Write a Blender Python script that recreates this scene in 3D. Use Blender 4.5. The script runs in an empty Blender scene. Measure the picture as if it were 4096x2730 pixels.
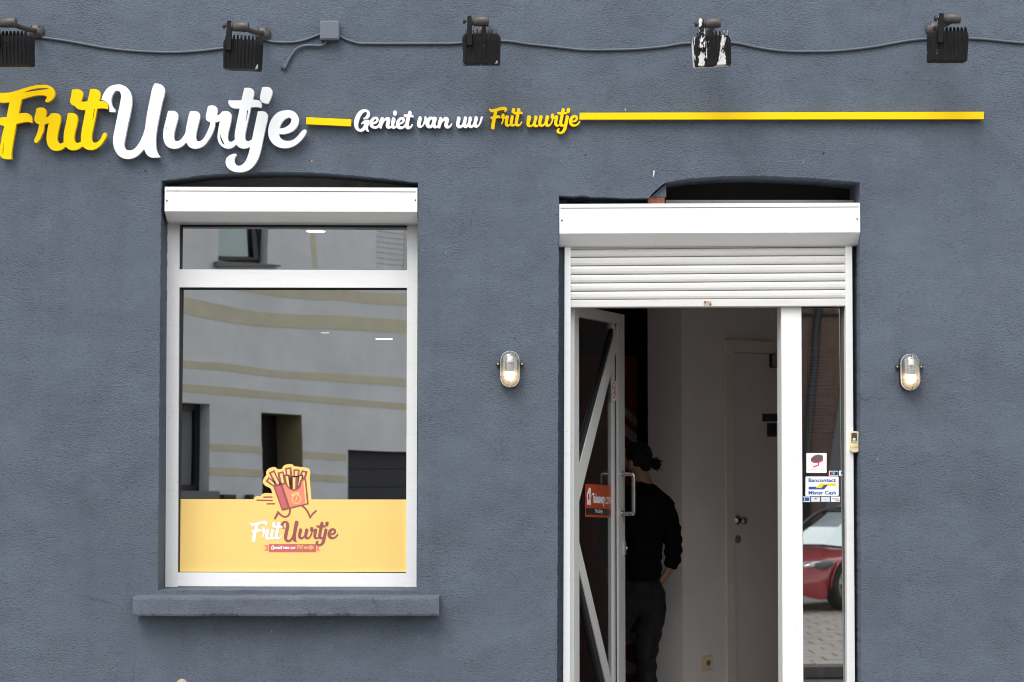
import bpy, bmesh, math, random
from mathutils import Vector, Matrix, Quaternion
from mathutils.geometry import tessellate_polygon
random.seed(7)
sc = bpy.context.scene
COL = sc.collection
R = math.radians

# ------------------------------------------------------------------ camera, sky, sun, exposure
CAM = Vector((0.0, -8.5, 1.85))
PITCH = math.atan(305 / 6826.667)
FPX = 4096 * 60 / 36.0
cd = bpy.data.cameras.new('camera')
cd.lens = 60; cd.sensor_width = 36; cd.clip_start = 0.05; cd.clip_end = 600
cd.dof.use_dof = True; cd.dof.focus_distance = 8.5; cd.dof.aperture_fstop = 3.6
cam = bpy.data.objects.new('camera', cd); COL.objects.link(cam)
cam.location = CAM; cam.rotation_euler = (R(90) + PITCH, 0, 0)
sc.camera = cam

SUN_EL, SUN_AZ = R(54), R(206)      # azimuth clockwise from +Y: over the street, a little to the left
world = bpy.data.worlds.new('World'); sc.world = world; world.use_nodes = True
wn = world.node_tree.nodes; wl = world.node_tree.links
for n in list(wn): wn.remove(n)
sky = wn.new('ShaderNodeTexSky'); sky.sky_type = 'NISHITA'; sky.sun_disc = False
sky.sun_elevation = SUN_EL; sky.sun_rotation = SUN_AZ
sky.air_density = 2.5; sky.dust_density = 0.6; sky.ozone_density = 1.0
hs = wn.new('ShaderNodeHueSaturation'); hs.inputs['Saturation'].default_value = 0.22
bg = wn.new('ShaderNodeBackground'); bg.inputs['Strength'].default_value = 0.15
wo = wn.new('ShaderNodeOutputWorld')
wl.new(sky.outputs[0], hs.inputs['Color']); wl.new(hs.outputs[0], bg.inputs['Color']); wl.new(bg.outputs[0], wo.inputs['Surface'])

sl = bpy.data.lights.new('sun', 'SUN'); sl.energy = 1.0; sl.angle = R(30); sl.color = (1.0, 0.965, 0.92)
so = bpy.data.objects.new('sun', sl); COL.objects.link(so)
sdir = Vector((math.sin(SUN_AZ) * math.cos(SUN_EL), math.cos(SUN_AZ) * math.cos(SUN_EL), math.sin(SUN_EL)))
so.rotation_euler = sdir.to_track_quat('Z', 'Y').to_euler(); so.location = sdir * 30

sc.view_settings.view_transform = 'Standard'; sc.view_settings.look = 'None'
sc.view_settings.gamma = 1.0; sc.view_settings.use_curve_mapping = False
sc.view_settings.exposure = 1.24
sc.render.resolution_x = 1024; sc.render.resolution_y = 682
try:
    sc.cycles.filter_width = 1.1; sc.cycles.max_bounces = 10; sc.cycles.diffuse_bounces = 4; sc.cycles.glossy_bounces = 5
    sc.cycles.transparent_max_bounces = 24; sc.cycles.sample_clamp_indirect = 6.0
    sc.cycles.caustics_reflective = False; sc.cycles.caustics_refractive = False
except Exception:
    pass

# ------------------------------------------------------------------ measuring: photograph pixel -> point on a surface
CP, SP = math.cos(PITCH), math.sin(PITCH)
def ray(px, py):
    a = (px - 2048) / FPX; b = (1365 - py) / FPX
    return Vector((a, CP - b * SP, SP + b * CP))
class Fr:
    """a flat frame in the world: origin o, axes u (along) v (up) n (towards the viewer)"""
    def __init__(s, o, u, v):
        s.o = Vector(o); s.u = Vector(u).normalized(); s.v = Vector(v).normalized(); s.n = s.u.cross(s.v).normalized()
    def hit(s, p, d):
        t = (s.o - p).dot(s.n) / d.dot(s.n); q = p + d * t
        return q
    def uv(s, q):
        w = q - s.o
        return (w.dot(s.u), w.dot(s.v))
    def px(s, x, y):
        return s.uv(s.hit(CAM, ray(x, y)))
    def pt(s, u, v, w=0.0):
        return s.o + s.u * u + s.v * v + s.n * w
    def loop(s, pts):
        return [s.px(p[0], p[1]) for p in pts]
def F(Y): return Fr((0, Y, 0), (1, 0, 0), (0, 0, 1))
def P(px, py, Y=0.0):
    f = F(Y); u, v = f.px(px, py); return Vector((u, Y, v))
def X(px, Y, py=1365): return P(px, py, Y).x
def Z(py, Y, px=2048): return P(px, py, Y).z

# ------------------------------------------------------------------ materials
def lin(r, g, b):
    f = lambda c: (c / 255 / 12.92) if c <= 10 else ((c / 255 + 0.055) / 1.055) ** 2.4
    return (f(r), f(g), f(b))
MATS = {}
class NT:
    def __init__(s, name):
        s.m = bpy.data.materials.new(name); s.m.use_nodes = True
        s.n = s.m.node_tree.nodes; s.l = s.m.node_tree.links
        s.b = s.n['Principled BSDF']; s.out = s.n['Material Output']
        g = s.n.new('ShaderNodeNewGeometry'); s.pos = g.outputs['Position']
    def node(s, t, **k):
        n = s.n.new(t)
        for a, b in k.items(): setattr(n, a, b)
        return n
    def link(s, a, b): s.l.new(a, b)
    def mapping(s, src=None, scale=(1, 1, 1), rot=(0, 0, 0)):
        m = s.node('ShaderNodeMapping'); m.inputs['Scale'].default_value = scale; m.inputs['Rotation'].default_value = rot
        s.link(src or s.pos, m.inputs['Vector']); return m.outputs[0]
    def noise(s, scale, detail=4, rough=0.55, vec=None, dist=0.0):
        n = s.node('ShaderNodeTexNoise'); n.inputs['Scale'].default_value = scale; n.inputs['Detail'].default_value = detail
        n.inputs['Roughness'].default_value = rough; n.inputs['Distortion'].default_value = dist
        s.link(vec or s.pos, n.inputs['Vector']); return n.outputs['Fac']
    def ramp(s, fac, stops):
        r = s.node('ShaderNodeValToRGB'); e = r.color_ramp.elements
        while len(e) < len(stops): e.new(0.5)
        for i, (p, c) in enumerate(stops):
            e[i].position = p; e[i].color = (c[0], c[1], c[2], 1) if not isinstance(c, (int, float)) else (c, c, c, 1)
        s.link(fac, r.inputs[0]); return r.outputs[0]
    def math(s, op, a, b):
        m = s.node('ShaderNodeMath', operation=op)
        for i, q in enumerate((a, b)):
            if isinstance(q, (int, float)): m.inputs[i].default_value = q
            else: s.link(q, m.inputs[i])
        return m.outputs[0]
    def mix(s, fac, a, b, blend='MIX'):
        m = s.node('ShaderNodeMix', data_type='RGBA', blend_type=blend)
        for i, q in ((0, fac), (6, a), (7, b)):
            if isinstance(q, (int, float)): m.inputs[i].default_value = q
            elif isinstance(q, tuple): m.inputs[i].default_value = (*q, 1)
            else: s.link(q, m.inputs[i])
        return m.outputs[2]
    def bump(s, h, strength=1.0, dist=0.01, normal=None):
        b = s.node('ShaderNodeBump'); b.inputs['Strength'].default_value = strength; b.inputs['Distance'].default_value = dist
        s.link(h, b.inputs['Height'])
        if normal: s.link(normal, b.inputs['Normal'])
        return b.outputs[0]
    def set(s, **k):
        for a, v in k.items():
            i = s.b.inputs[a.replace('_', ' ')]
            if isinstance(v, tuple): i.default_value = (*v, 1) if len(v) == 3 else v
            elif isinstance(v, (int, float)): i.default_value = v
            else: s.link(v, i)
        return s
def mat(name, col, rough=0.5, var=0.08, scale=6.0, bump=0.0, bscale=60.0, metallic=0.0, spec=0.5, coat=0.0):
    """plain procedural surface: slight mottling of colour and roughness, optional fine relief"""
    if name in MATS: return MATS[name]
    t = NT(name)
    f = t.noise(scale, 5, 0.6)
    c = t.ramp(f, [(0.25, tuple(x * (1 - var) for x in col)), (0.75, tuple(min(1, x * (1 + var)) for x in col))])
    t.set(Base_Color=c, Roughness=rough, Metallic=metallic)
    t.b.inputs['Specular IOR Level'].default_value = spec
    if coat: t.b.inputs['Coat Weight'].default_value = coat; t.b.inputs['Coat Roughness'].default_value = 0.04
    if bump: t.set(Normal=t.bump(t.noise(bscale, 4, 0.6), 0.6, bump))
    MATS[name] = t.m; return t.m

# painted stucco: sandy grain, drag marks of the trowel, broad unevenness, weathering, tiny chips
def stucco(name, col, chips=True, grain=1.0):
    t = NT(name)
    warp = t.node('ShaderNodeVectorMath', operation='MULTIPLY_ADD')
    wn_ = t.node('ShaderNodeTexNoise'); wn_.inputs['Scale'].default_value = 1.6; wn_.inputs['Detail'].default_value = 1
    t.link(t.pos, wn_.inputs['Vector']); t.link(wn_.outputs['Color'], warp.inputs[0])
    warp.inputs[1].default_value = (0.12, 0.12, 0.12); t.link(t.pos, warp.inputs[2])
    st = t.mapping(warp.outputs[0], scale=(85, 85, 165), rot=(0, R(32), 0))
    drag = t.noise(1.0, 2, 0.6, st)
    fine = t.noise(260, 1, 0.6)
    vo = t.node('ShaderNodeTexVoronoi'); vo.inputs['Scale'].default_value = 150; t.link(warp.outputs[0], vo.inputs['Vector'])
    grains = t.math('SUBTRACT', 1.0, vo.outputs['Distance'])
    broad = t.noise(3.2, 2, 0.55)
    where = t.ramp(t.noise(2.3, 3, 0.5), [(0.38, 0.15), (0.62, 1.0)])
    where2 = t.ramp(t.noise(1.7, 2, 0.5), [(0.35, 0.45), (0.65, 1.15)])
    h = t.math('ADD', t.math('MULTIPLY', t.math('MULTIPLY', drag, 1.1), where2), t.math('MULTIPLY', fine, 0.55))
    h = t.math('ADD', h, t.math('MULTIPLY', t.math('MULTIPLY', grains, 0.35), where))
    ln = t.mapping(warp.outputs[0], scale=(3.0, 3.0, 22), rot=(0, R(-38), 0))
    ridge = t.ramp(t.noise(1.0, 3, 0.7, ln), [(0.46, 0.0), (0.5, 1.0), (0.53, 0.0)])
    h = t.math('ADD', h, t.math('MULTIPLY', ridge, 0.07))
    n1 = t.bump(h, 1.0 * grain, 0.0050)
    n2 = t.bump(broad, 0.45, 0.06, n1)
    tone = t.ramp(t.noise(1.1, 4, 0.6), [(0.3, tuple(c * 0.88 for c in col)), (0.7, tuple(c * 1.1 for c in col))])
    tone = t.mix(t.ramp(t.noise(4.2, 3, 0.6, warp.outputs[0]), [(0.42, 0.0), (0.62, 0.35)]), tone, tuple(c * 1.22 for c in col))
    run = t.ramp(t.noise(1.0, 3, 0.6, t.mapping(scale=(7, 7, 0.55))), [(0.5, 0.0), (0.75, 0.30)])
    tone = t.mix(run, tone, tuple(c * 0.68 for c in col))
    warm = t.mix(t.ramp(t.noise(5.5, 3, 0.6), [(0.5, 0.0), (0.8, 0.35)]), tone, (col[0] * 1.14, col[1] * 1.0, col[2] * 0.95))
    pit = t.mix(t.ramp(drag, [(0.28, 0.55), (0.46, 0.0)]), warm, tuple(c * 0.42 for c in col))  # cavity dirt, deepened so the shade of the grain shows in the colour
    c = t.mix(t.ramp(drag, [(0.58, 0.0), (0.80, 0.4)]), pit, tuple(min(1, c * 1.6) for c in col))  # crests lightened in the colour like highlights on the grain
    if chips:
        cr = t.node('ShaderNodeTexVoronoi', feature='DISTANCE_TO_EDGE'); cr.inputs['Scale'].default_value = 0.55
        wv = t.node('ShaderNodeVectorMath', operation='MULTIPLY_ADD'); wn2 = t.node('ShaderNodeTexNoise'); wn2.inputs['Scale'].default_value = 7; wn2.inputs['Detail'].default_value = 3
        t.link(t.pos, wn2.inputs['Vector']); t.link(wn2.outputs['Color'], wv.inputs[0]); wv.inputs[1].default_value = (0.16, 0.16, 0.16); t.link(t.pos, wv.inputs[2]); t.link(wv.outputs[0], cr.inputs['Vector'])
        crk = t.math('MULTIPLY', t.ramp(cr.outputs['Distance'], [(0.0, 0.7), (0.0018, 0.0)]), t.ramp(t.noise(1.3, 2), [(0.56, 0.0), (0.66, 1.0)]))
        c = t.mix(crk, c, tuple(x * 0.3 for x in col))
    t.set(Base_Color=c, Roughness=0.82, Normal=n2); t.b.inputs['Specular IOR Level'].default_value = 0.25
    MATS[name] = t.m; return t.m
WALL = (0.094, 0.114, 0.148)
M_wall = stucco('painted_stucco', WALL)
M_sill = stucco('painted_stone', (0.10, 0.115, 0.145), True, 0.7)

def white_pvc(name, col=(0.79, 0.79, 0.795), dirt=0.25):
    t = NT(name)
    v = t.mapping(scale=(1.2, 1.2, 9))
    d = t.ramp(t.noise(5, 6, 0.65, v), [(0.48, 0.0), (0.78, dirt)])
    c = t.mix(d, col, (0.55, 0.51, 0.46))
    sp = t.ramp(t.noise(70, 2, 0.5), [(0.745, 0.0), (0.77, 0.6)])
    c = t.mix(sp, c, (0.25, 0.2, 0.16))
    t.set(Base_Color=c, Roughness=0.34, Normal=t.bump(t.noise(7, 2), 0.12, 0.004)); MATS[name] = t.m; return t.m
M_white = white_pvc('white_frame', dirt=0.2)
M_shut = white_pvc('white_shutter', (0.65, 0.64, 0.625), 0.45)
M_leaf = white_pvc('white_door_paint', (0.62, 0.61, 0.60), 0.25)
M_yel = mat('yellow_acrylic', (0.87, 0.565, 0.0), 0.45, 0.02, 3, spec=0.15)
M_wlet = mat('white_acrylic', (0.84, 0.84, 0.86), 0.35, 0.02, 3)
M_blackp = mat('black_plastic', (0.014, 0.014, 0.015), 0.5, 0.2)
M_gask = mat('black_rubber', (0.012, 0.012, 0.013), 0.7, 0.2)
M_steel = mat('brushed_steel', (0.45, 0.43, 0.41), 0.2, 0.05, 30, metallic=1.0)
M_void = mat('hollow_shade', (0.012, 0.010, 0.009), 0.9, 0.3, 10)
M_grbd = mat('grey_board', (0.16, 0.155, 0.15), 0.8, 0.2, 14)
M_box = mat('grey_painted_plastic', (0.10, 0.118, 0.148), 0.5, 0.06, 20, 0.0006, 200)
M_cable = mat('grey_painted_cable', (0.080, 0.096, 0.122), 0.55, 0.12, 15)

def glass(name, refl=0.36, trans=0.4, wave=0.00025, tint=(0.93, 0.97, 1.0), bscale=1.6, fk=0.9):
    t = NT(name)
    for n in (t.b,): t.n.remove(n)
    gl = t.node('ShaderNodeBsdfGlossy'); gl.inputs['Roughness'].default_value = 0.0
    gl.inputs['Color'].default_value = (0.94, 0.97, 1.0, 1)
    tr = t.node('ShaderNodeBsdfTransparent'); tr.inputs['Color'].default_value = (tint[0] * trans, tint[1] * trans, tint[2] * trans, 1)
    fr = t.node('ShaderNodeFresnel'); fr.inputs['IOR'].default_value = 1.5
    f = t.math('MINIMUM', t.math('ADD', t.math('MULTIPLY', fr.outputs[0], fk), refl - 0.04 * fk), 1.0)
    mx = t.node('ShaderNodeMixShader'); t.link(f, mx.inputs[0]); t.link(tr.outputs[0], mx.inputs[1]); t.link(gl.outputs[0], mx.inputs[2])
    if wave:
        nb = t.bump(t.noise(bscale, 1, 0.4), 1.0, wave); t.link(nb, gl.inputs['Normal']); 
    t.link(mx.outputs[0], t.out.inputs['Surface']); MATS[name] = t.m; return t.m
M_glass = glass('boosted_window_glass', 0.46, 0.42, 0.0018, bscale=1.3)  # reflectance raised beyond plain glass to brighten the mirrored street
M_dglass = glass('door_glass', 0.02, 0.5, 0.0, fk=0.2)
M_sglass = glass('side_pane_glass', 0.40, 0.32, 0.0009, bscale=1.8)
M_lglass = glass('lamp_glass', 0.10, 0.93, 0.0, (1, 1, 1))
def emit(name, col, s):
    t = NT(name); t.set(Base_Color=(0.8, 0.8, 0.8), Emission_Color=col, Emission_Strength=s); t.b.inputs['Roughness'].default_value = 0.5
    MATS[name] = t.m; return t.m

# ------------------------------------------------------------------ object helpers
WL = {}
def tag(o, label=None, cat=None, group=None, kind=None):
    if label: o['label'] = label
    if cat: o['category'] = cat
    if group: o['group'] = group
    if kind: o['kind'] = kind
    return o
def place(o, L, parent=None):
    L = Vector(L); WL[o] = L
    if parent is not None:
        o.parent = parent; o.location = L - WL[parent]
    else: o.location = L
def thing(name, loc, label, cat, group=None):
    o = bpy.data.objects.new(name, None); o.empty_display_size = 0.1; COL.objects.link(o); place(o, loc)
    return tag(o, label, cat, group)
def mk(name, verts, faces, m, parent=None, smooth=False, mats=None, fm=None):
    verts = [Vector(v) for v in verts]
    xs = [v.x for v in verts]; ys = [v.y for v in verts]; zs = [v.z for v in verts]
    L = Vector(((min(xs) + max(xs)) / 2, (min(ys) + max(ys)) / 2, min(zs)))
    me = bpy.data.meshes.new(name); me.from_pydata([tuple(v - L) for v in verts], [], faces)
    me.materials.append(m)
    for q in (mats or []): me.materials.append(q)
    if fm:
        for p, i in zip(me.polygons, fm): p.material_index = i
    bm = bmesh.new(); bm.from_mesh(me); bmesh.ops.recalc_face_normals(bm, faces=bm.faces); bm.to_mesh(me); bm.free()
    if smooth:
        for p in me.polygons: p.use_smooth = True
    o = bpy.data.objects.new(name, me); COL.objects.link(o); place(o, L, parent); return o
def bm_obj(name, bm, m, parent=None, smooth=False):
    vs = [v.co.copy() for v in bm.verts]; bm.verts.index_update()
    fs = [[v.index for v in f.verts] for f in bm.faces]; bm.free()
    return mk(name, vs, fs, m, parent, smooth)
def box(name, x0, x1, y0, y1, z0, z1, m, parent=None, bev=0.0, seg=2):
    bm = bmesh.new(); bmesh.ops.create_cube(bm, size=1.0)
    for v in bm.verts:
        v.co = Vector((x0 if v.co.x < 0 else x1, y0 if v.co.y < 0 else y1, z0 if v.co.z < 0 else z1))
    if bev: bmesh.ops.bevel(bm, geom=list(bm.edges), offset=bev, segments=seg, affect='EDGES', profile=0.6)
    return bm_obj(name, bm, m, parent)
def obox(name, fr, u0, u1, v0, v1, w0, w1, m, parent=None, bev=0.0, seg=2):
    bm = bmesh.new(); bmesh.ops.create_cube(bm, size=1.0)
    for v in bm.verts:
        v.co = Vector((u0 if v.co.x < 0 else u1, v0 if v.co.y < 0 else v1, w0 if v.co.z < 0 else w1))
    if bev: bmesh.ops.bevel(bm, geom=list(bm.edges), offset=bev, segments=seg, affect='EDGES', profile=0.6)
    for v in bm.verts: v.co = fr.pt(*v.co)
    return bm_obj(name, bm, m, parent)
def smoothloop(pts, n=6):
    """closed outline; points (x, y) are smooth, (x, y, 1) are corners"""
    N = len(pts); out = []
    for i in range(N):
        p1 = pts[i]; p2 = pts[(i + 1) % N]; p0 = pts[i - 1]; p3 = pts[(i + 2) % N]
        a = Vector(p1[:2]); b = Vector(p2[:2])
        ca = len(p1) > 2; cb = len(p2) > 2
        d = (b - a).length
        def tang(p, q, r):
            l1 = (Vector(q) - Vector(p)).length; l2 = (Vector(r) - Vector(q)).length
            v = (Vector(r) - Vector(q)) * (l1 / max(l1 + l2, 1e-9) / max(l2, 1e-9)) + (Vector(q) - Vector(p)) * (l2 / max(l1 + l2, 1e-9) / max(l1, 1e-9))
            return v
        ta = (b - a) / max(d, 1e-9) if ca else tang(p0[:2], p1[:2], p2[:2])
        tb = (b - a) / max(d, 1e-9) if cb else tang(p1[:2], p2[:2], p3[:2])
        k = 1 if (ca and cb) else n
        for j in range(k):
            t = j / k; t2 = t * t; t3 = t2 * t
            q = a * (2 * t3 - 3 * t2 + 1) + ta * d * (t3 - 2 * t2 + t) + b * (-2 * t3 + 3 * t2) + tb * d * (t3 - t2)
            out.append((q.x, q.y))
    return out
def plate(name, loops, fr, w0, w1, m, parent=None):
    """flat shape with holes in frame fr, from w0 (back) to w1 (front, towards the viewer)"""
    L3 = [[Vector((p[0], p[1], 0)) for p in lp] for lp in loops]
    tris = tessellate_polygon(L3)
    flat = [p for lp in L3 for p in lp]; n = len(flat)
    vs = [fr.pt(p.x, p.y, w1) for p in flat]; fs = [list(t) for t in tris]
    if abs(w1 - w0) > 1e-6:
        vs += [fr.pt(p.x, p.y, w0) for p in flat]
        fs += [[i + n for i in reversed(t)] for t in tris]
        b = 0
        for lp in L3:
            k = len(lp)
            for i in range(k): j = (i + 1) % k; fs.append([b + i, b + j, b + j + n, b + i + n])
            b += k
    return mk(name, vs, fs, m, parent)
def rect(x0, y0, x1, y1): return [(x0, y0), (x1, y0), (x1, y1), (x0, y1)]
def stroke(pts, w, cap=5):
    """polyline of width w with round ends, as a closed outline"""
    P_ = [Vector(p) for p in pts]; L_, R_ = [], []
    for i, p in enumerate(P_):
        if i == 0: d = P_[1] - p
        elif i == len(P_) - 1: d = p - P_[i - 1]
        else: d = (P_[i + 1] - p).normalized() + (p - P_[i - 1]).normalized()
        d.normalize(); nrm = Vector((-d.y, d.x)); k = 1.0
        if 0 < i < len(P_) - 1: k = min(1.6, 1 / max(0.45, nrm.dot(Vector((-(p - P_[i - 1]).normalized().y, (p - P_[i - 1]).normalized().x)))))
        L_.append(p + nrm * w / 2 * k); R_.append(p - nrm * w / 2 * k)
    d1 = (P_[-1] - P_[-2]).normalized(); d0 = (P_[0] - P_[1]).normalized()
    def arc(c, d):
        n = Vector((-d.y, d.x)); return [tuple(c + n * w / 2 * math.cos(a) + d * w / 2 * math.sin(a)) for a in [math.pi * j / cap for j in range(1, cap)]]
    return [tuple(q) for q in L_] + arc(P_[-1], d1) + [tuple(q) for q in reversed(R_)] + arc(P_[0], d0)
def catmull(pts, n=6):
    pts = [Vector(p) for p in pts]; out = []
    for i in range(len(pts) - 1):
        p0 = pts[max(i - 1, 0)]; p1 = pts[i]; p2 = pts[i + 1]; p3 = pts[min(i + 2, len(pts) - 1)]
        for j in range(n):
            t = j / n; out.append(0.5 * ((2 * p1) + (p2 - p0) * t + (2 * p0 - 5 * p1 + 4 * p2 - p3) * t * t + (-p0 + 3 * p1 - 3 * p2 + p3) * t ** 3))
    out.append(pts[-1]); return out
def tube(name, pts, r, m, parent=None, seg=10, n=6, rr=None):
    pts = catmull(pts, n) if n > 1 else [Vector(p) for p in pts]
    vs, fs = [], []
    nrm = None
    for i, p in enumerate(pts):
        d = (pts[min(i + 1, len(pts) - 1)] - pts[max(i - 1, 0)]).normalized()
        if nrm is None: nrm = d.orthogonal().normalized()
        nrm = (nrm - d * nrm.dot(d)).normalized(); b = d.cross(nrm)
        q = r if rr is None else rr[0] + (rr[1] - rr[0]) * i / (len(pts) - 1)
        for k in range(seg):
            a = 2 * math.pi * k / seg; vs.append(p + nrm * q * math.cos(a) + b * q * math.sin(a))
    for i in range(len(pts) - 1):
        for k in range(seg):
            fs.append([i * seg + k, i * seg + (k + 1) % seg, (i + 1) * seg + (k + 1) % seg, (i + 1) * seg + k])
    fs.append(list(range(seg))[::-1]); fs.append([(len(pts) - 1) * seg + k for k in range(seg)])
    return mk(name, vs, fs, m, parent, True)
def lathe(name, o, axis, prof, m, parent=None, seg=24, smooth=True):
    """prof: (distance along axis, radius)"""
    ax = Vector(axis).normalized(); a = ax.orthogonal().normalized(); b = ax.cross(a); o = Vector(o)
    vs, fs = [], []
    for (h, r) in prof:
        for k in range(seg):
            t = 2 * math.pi * k / seg; vs.append(o + ax * h + (a * math.cos(t) + b * math.sin(t)) * max(r, 1e-5))
    for i in range(len(prof) - 1):
        for k in range(seg):
            fs.append([i * seg + k, i * seg + (k + 1) % seg, (i + 1) * seg + (k + 1) % seg, (i + 1) * seg + k])
    fs.append(list(range(seg))[::-1]); fs.append([(len(prof) - 1) * seg + k for k in range(seg)])
    o_ = mk(name, vs, fs, m, parent, smooth)
    return o_
def prism(name, profL, profR, m, parent=None, smooth=False):
    """profiles: matching closed lists of 3D points at the left and right end"""
    n = len(profL); vs = list(profL) + list(profR)
    fs = [[i, (i + 1) % n, n + (i + 1) % n, n + i] for i in range(n)] + [list(range(n))[::-1], [n + i for i in range(n)]]
    return mk(name, vs, fs, m, parent, smooth)
def text(name, s, fr, u0, u1, v0, v1, w, m, parent=None, bold=0.0, thick=0.0):
    cu = bpy.data.curves.new('t', 'FONT'); cu.body = s; cu.size = 1.0; cu.offset = bold; cu.resolution_u = 3
    ob = bpy.data.objects.new('t', cu); COL.objects.link(ob)
    bpy.context.view_layer.update()
    me = bpy.data.meshes.new_from_object(ob.evaluated_get(bpy.context.evaluated_depsgraph_get()))
    vs = [v.co.copy() for v in me.vertices]; fs = [list(p.vertices) for p in me.polygons]
    bpy.data.objects.remove(ob); bpy.data.curves.remove(cu); bpy.data.meshes.remove(me)
    x0 = min(v.x for v in vs); x1 = max(v.x for v in vs); y0 = min(v.y for v in vs); y1 = max(v.y for v in vs)
    vv = [fr.pt(u0 + (v.x - x0) / (x1 - x0) * (u1 - u0), v0 + (v.y - y0) / (y1 - y0) * (v1 - v0), w) for v in vs]
    return mk(name, vv, fs, m, parent)
# ================================================================== large structure: the shop front
F0 = F(0.0)
FLOOR = -0.08
def jag(px_pts, amp, step=14):
    """subdivide straight px edges and roughen them"""
    out = []
    for i, p in enumerate(px_pts):
        q = px_pts[(i + 1) % len(px_pts)]; a = Vector(p); b = Vector(q); k = max(1, int((b - a).length / step))
        nrm = Vector((-(b - a).y, (b - a).x)).normalized()
        for j in range(k):
            o = 0 if j == 0 else random.uniform(-amp, amp)
            out.append(tuple(a.lerp(b, j / k) + nrm * o))
    return out
win_open = [(645, 724), (710, 715), (800, 702), (893, 695), (1020, 690), (1152, 688), (1280, 692), (1402, 701), (1540, 714), (1673, 731), (1671, 1500), (1668, 2362), (631, 2362), (638, 1500)]
door_open = [(2236, 783), (2290, 786), (2330, 782), (2366, 789), (2440, 790), (2509, 794), (2595, 793), (2609, 775), (2636, 752), (2662, 731), (2752, 715), (2890, 705), (3029, 704), (3194, 710), (3305, 717), (3440, 731), (3441, 1500), (3444, 2730), (3446, 3090), (2224, 3090), (2228, 2730)]
wall = plate('shop_wall', [[(-5.2, -0.3), (5.2, -0.3), (5.2, 6.6), (-5.2, 6.6)], F0.loop(jag(win_open, 1.1)), F0.loop(jag(door_open, 1.1))], F0, -0.3, 0, M_wall)
tag(wall, 'blue grey stucco shop wall around the window and doorway', 'wall')
# boards closing the hollow above the two shutter boxes, the broken lintel end with its bare brick
box('lintel_board', X(640, .2), X(1675, .2), .2, .21, Z(760, .2), Z(660, .2), M_grbd, wall)
box('lintel_board', X(2225, .26), X(3450, .26), .26, .27, Z(842, .26), Z(640, .26), M_void, wall)  # black sheet for the dark hollow over the door, shade put into its colour
box('lintel_board', X(2666, .16), X(3428, .16), .16, .18, Z(845, .16), Z(801, .16), mat('pale_board', (.42, .41, .4), .8, .15, 9), wall)
plate('mortar_block', [F(.025).loop([(2604, 787), (2624, 771), (2640, 757), (2664, 735), (2665, 788)])], F(.025), -.14, 0, M_wall, wall)
plate('side_infill', [F(.10).loop([(2222, 800), (2266, 800), (2260, 3090), (2212, 3090)])], F(.10), -.19, 0, M_wall, wall)
M_brk = NT('bare_brick')
M_brk.set(Base_Color=M_brk.ramp(M_brk.noise(38, 6, .7), [(.3, (.10, .035, .022)), (.55, (.26, .085, .05)), (.75, (.36, .2, .15))]), Roughness=.9, Normal=M_brk.bump(M_brk.noise(90, 5), .8, .004))
box('brick', X(2594, .03), X(2661, .03), .03, .2, Z(822, .03), Z(788, .03), M_brk.m, wall, .003)
M_hole = mat('hole_shadow', (.006, .006, .007), .9, .2)
for k, (x, y, r) in enumerate([(581, 684, .0042), (2342, 621, .0042), (3294, 615, .0048), (2059, 1355, .004), (1134, 274, .0125)]):
    p = P(x, y, -.0006); lathe('anchor_hole', p, (0, 1, 0), [(0, r), (.0004, r)], M_hole, wall, 14, False)
p = P(1247, 645, -.001); lathe('wall_plug', p, (0, 1, 0), [(0, .0045), (.0008, .0045)], mat('tan_plug', (.5, .27, .09), .7), wall, 12, False)
# bare patches where the paint has flaked off
M_chip = mat('bare_white_plaster', (.72, .71, .70), .8, .1, 60)
chips = [[(2613, 683), (2619, 680), (2618, 694), (2613, 712), (2611, 709), (2613, 696)], [(1240, 177), (1244, 176), (1247, 181), (1243, 186), (1239, 184)],
         [(2499, 432), (2502, 430), (2503, 446), (2500, 447)], [(1218, 58), (1220, 57), (1221, 62), (1219, 63)], [(1780, 1010), (1783, 1009), (1784, 1013), (1781, 1015)],
         [(1085, 2526), (1088, 2525), (1089, 2529), (1086, 2530)], [(1677, 2548), (1679, 2546), (1680, 2552), (1678, 2553)], 
         [(3508, 1836), (3512, 1835), (3513, 1840), (3509, 1841)], [(4004, 1978), (4008, 1975), (4009, 1980)], [(3211, 648), (3215, 646), (3216, 651), (3212, 652)]]
for i_, c in enumerate(chips):
    cx_, cy_ = sum(p[0] for p in c) / len(c), sum(p[1] for p in c) / len(c); k_ = .85 if i_ == 0 else .6
    c = [(cx_ + (p[0] - cx_) * k_, cy_ + (p[1] - cy_) * k_) for p in c]
    plate('paint_chip', [F0.loop(c)], F0, .0002, .0009, M_chip, wall)
# shallow repaired patch by the letters and a hairline crack
# ground, road, pavements
M_asph = NT('asphalt')
M_asph.set(Base_Color=M_asph.ramp(M_asph.noise(60, 6, .75), [(.3, (.08, .078, .074)), (.7, (.15, .142, .134))]), Roughness=.9, Normal=M_asph.bump(M_asph.noise(220, 3), .8, .006))
M_conc = mat('pavement_concrete', (.22, .21, .195), .9, .2, 7, .003, 120)
road = mk('road', [(-150, -150, -.2), (150, -150, -.2), (150, 0.4, -.2), (-150, .4, -.2)], [[0, 1, 2, 3]], M_asph.m); tag(road, kind='structure')
pv = box('pavement', -30, 30, -2.0, -.002, -.19, -.09, M_conc); tag(pv, kind='structure')
kb = box('kerb', -30, 30, -2.14, -2.002, -.19, -.085, mat('kerb_stone', (.26, .255, .25), .85, .2, 9), None, .01); tag(kb, kind='structure')

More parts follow.
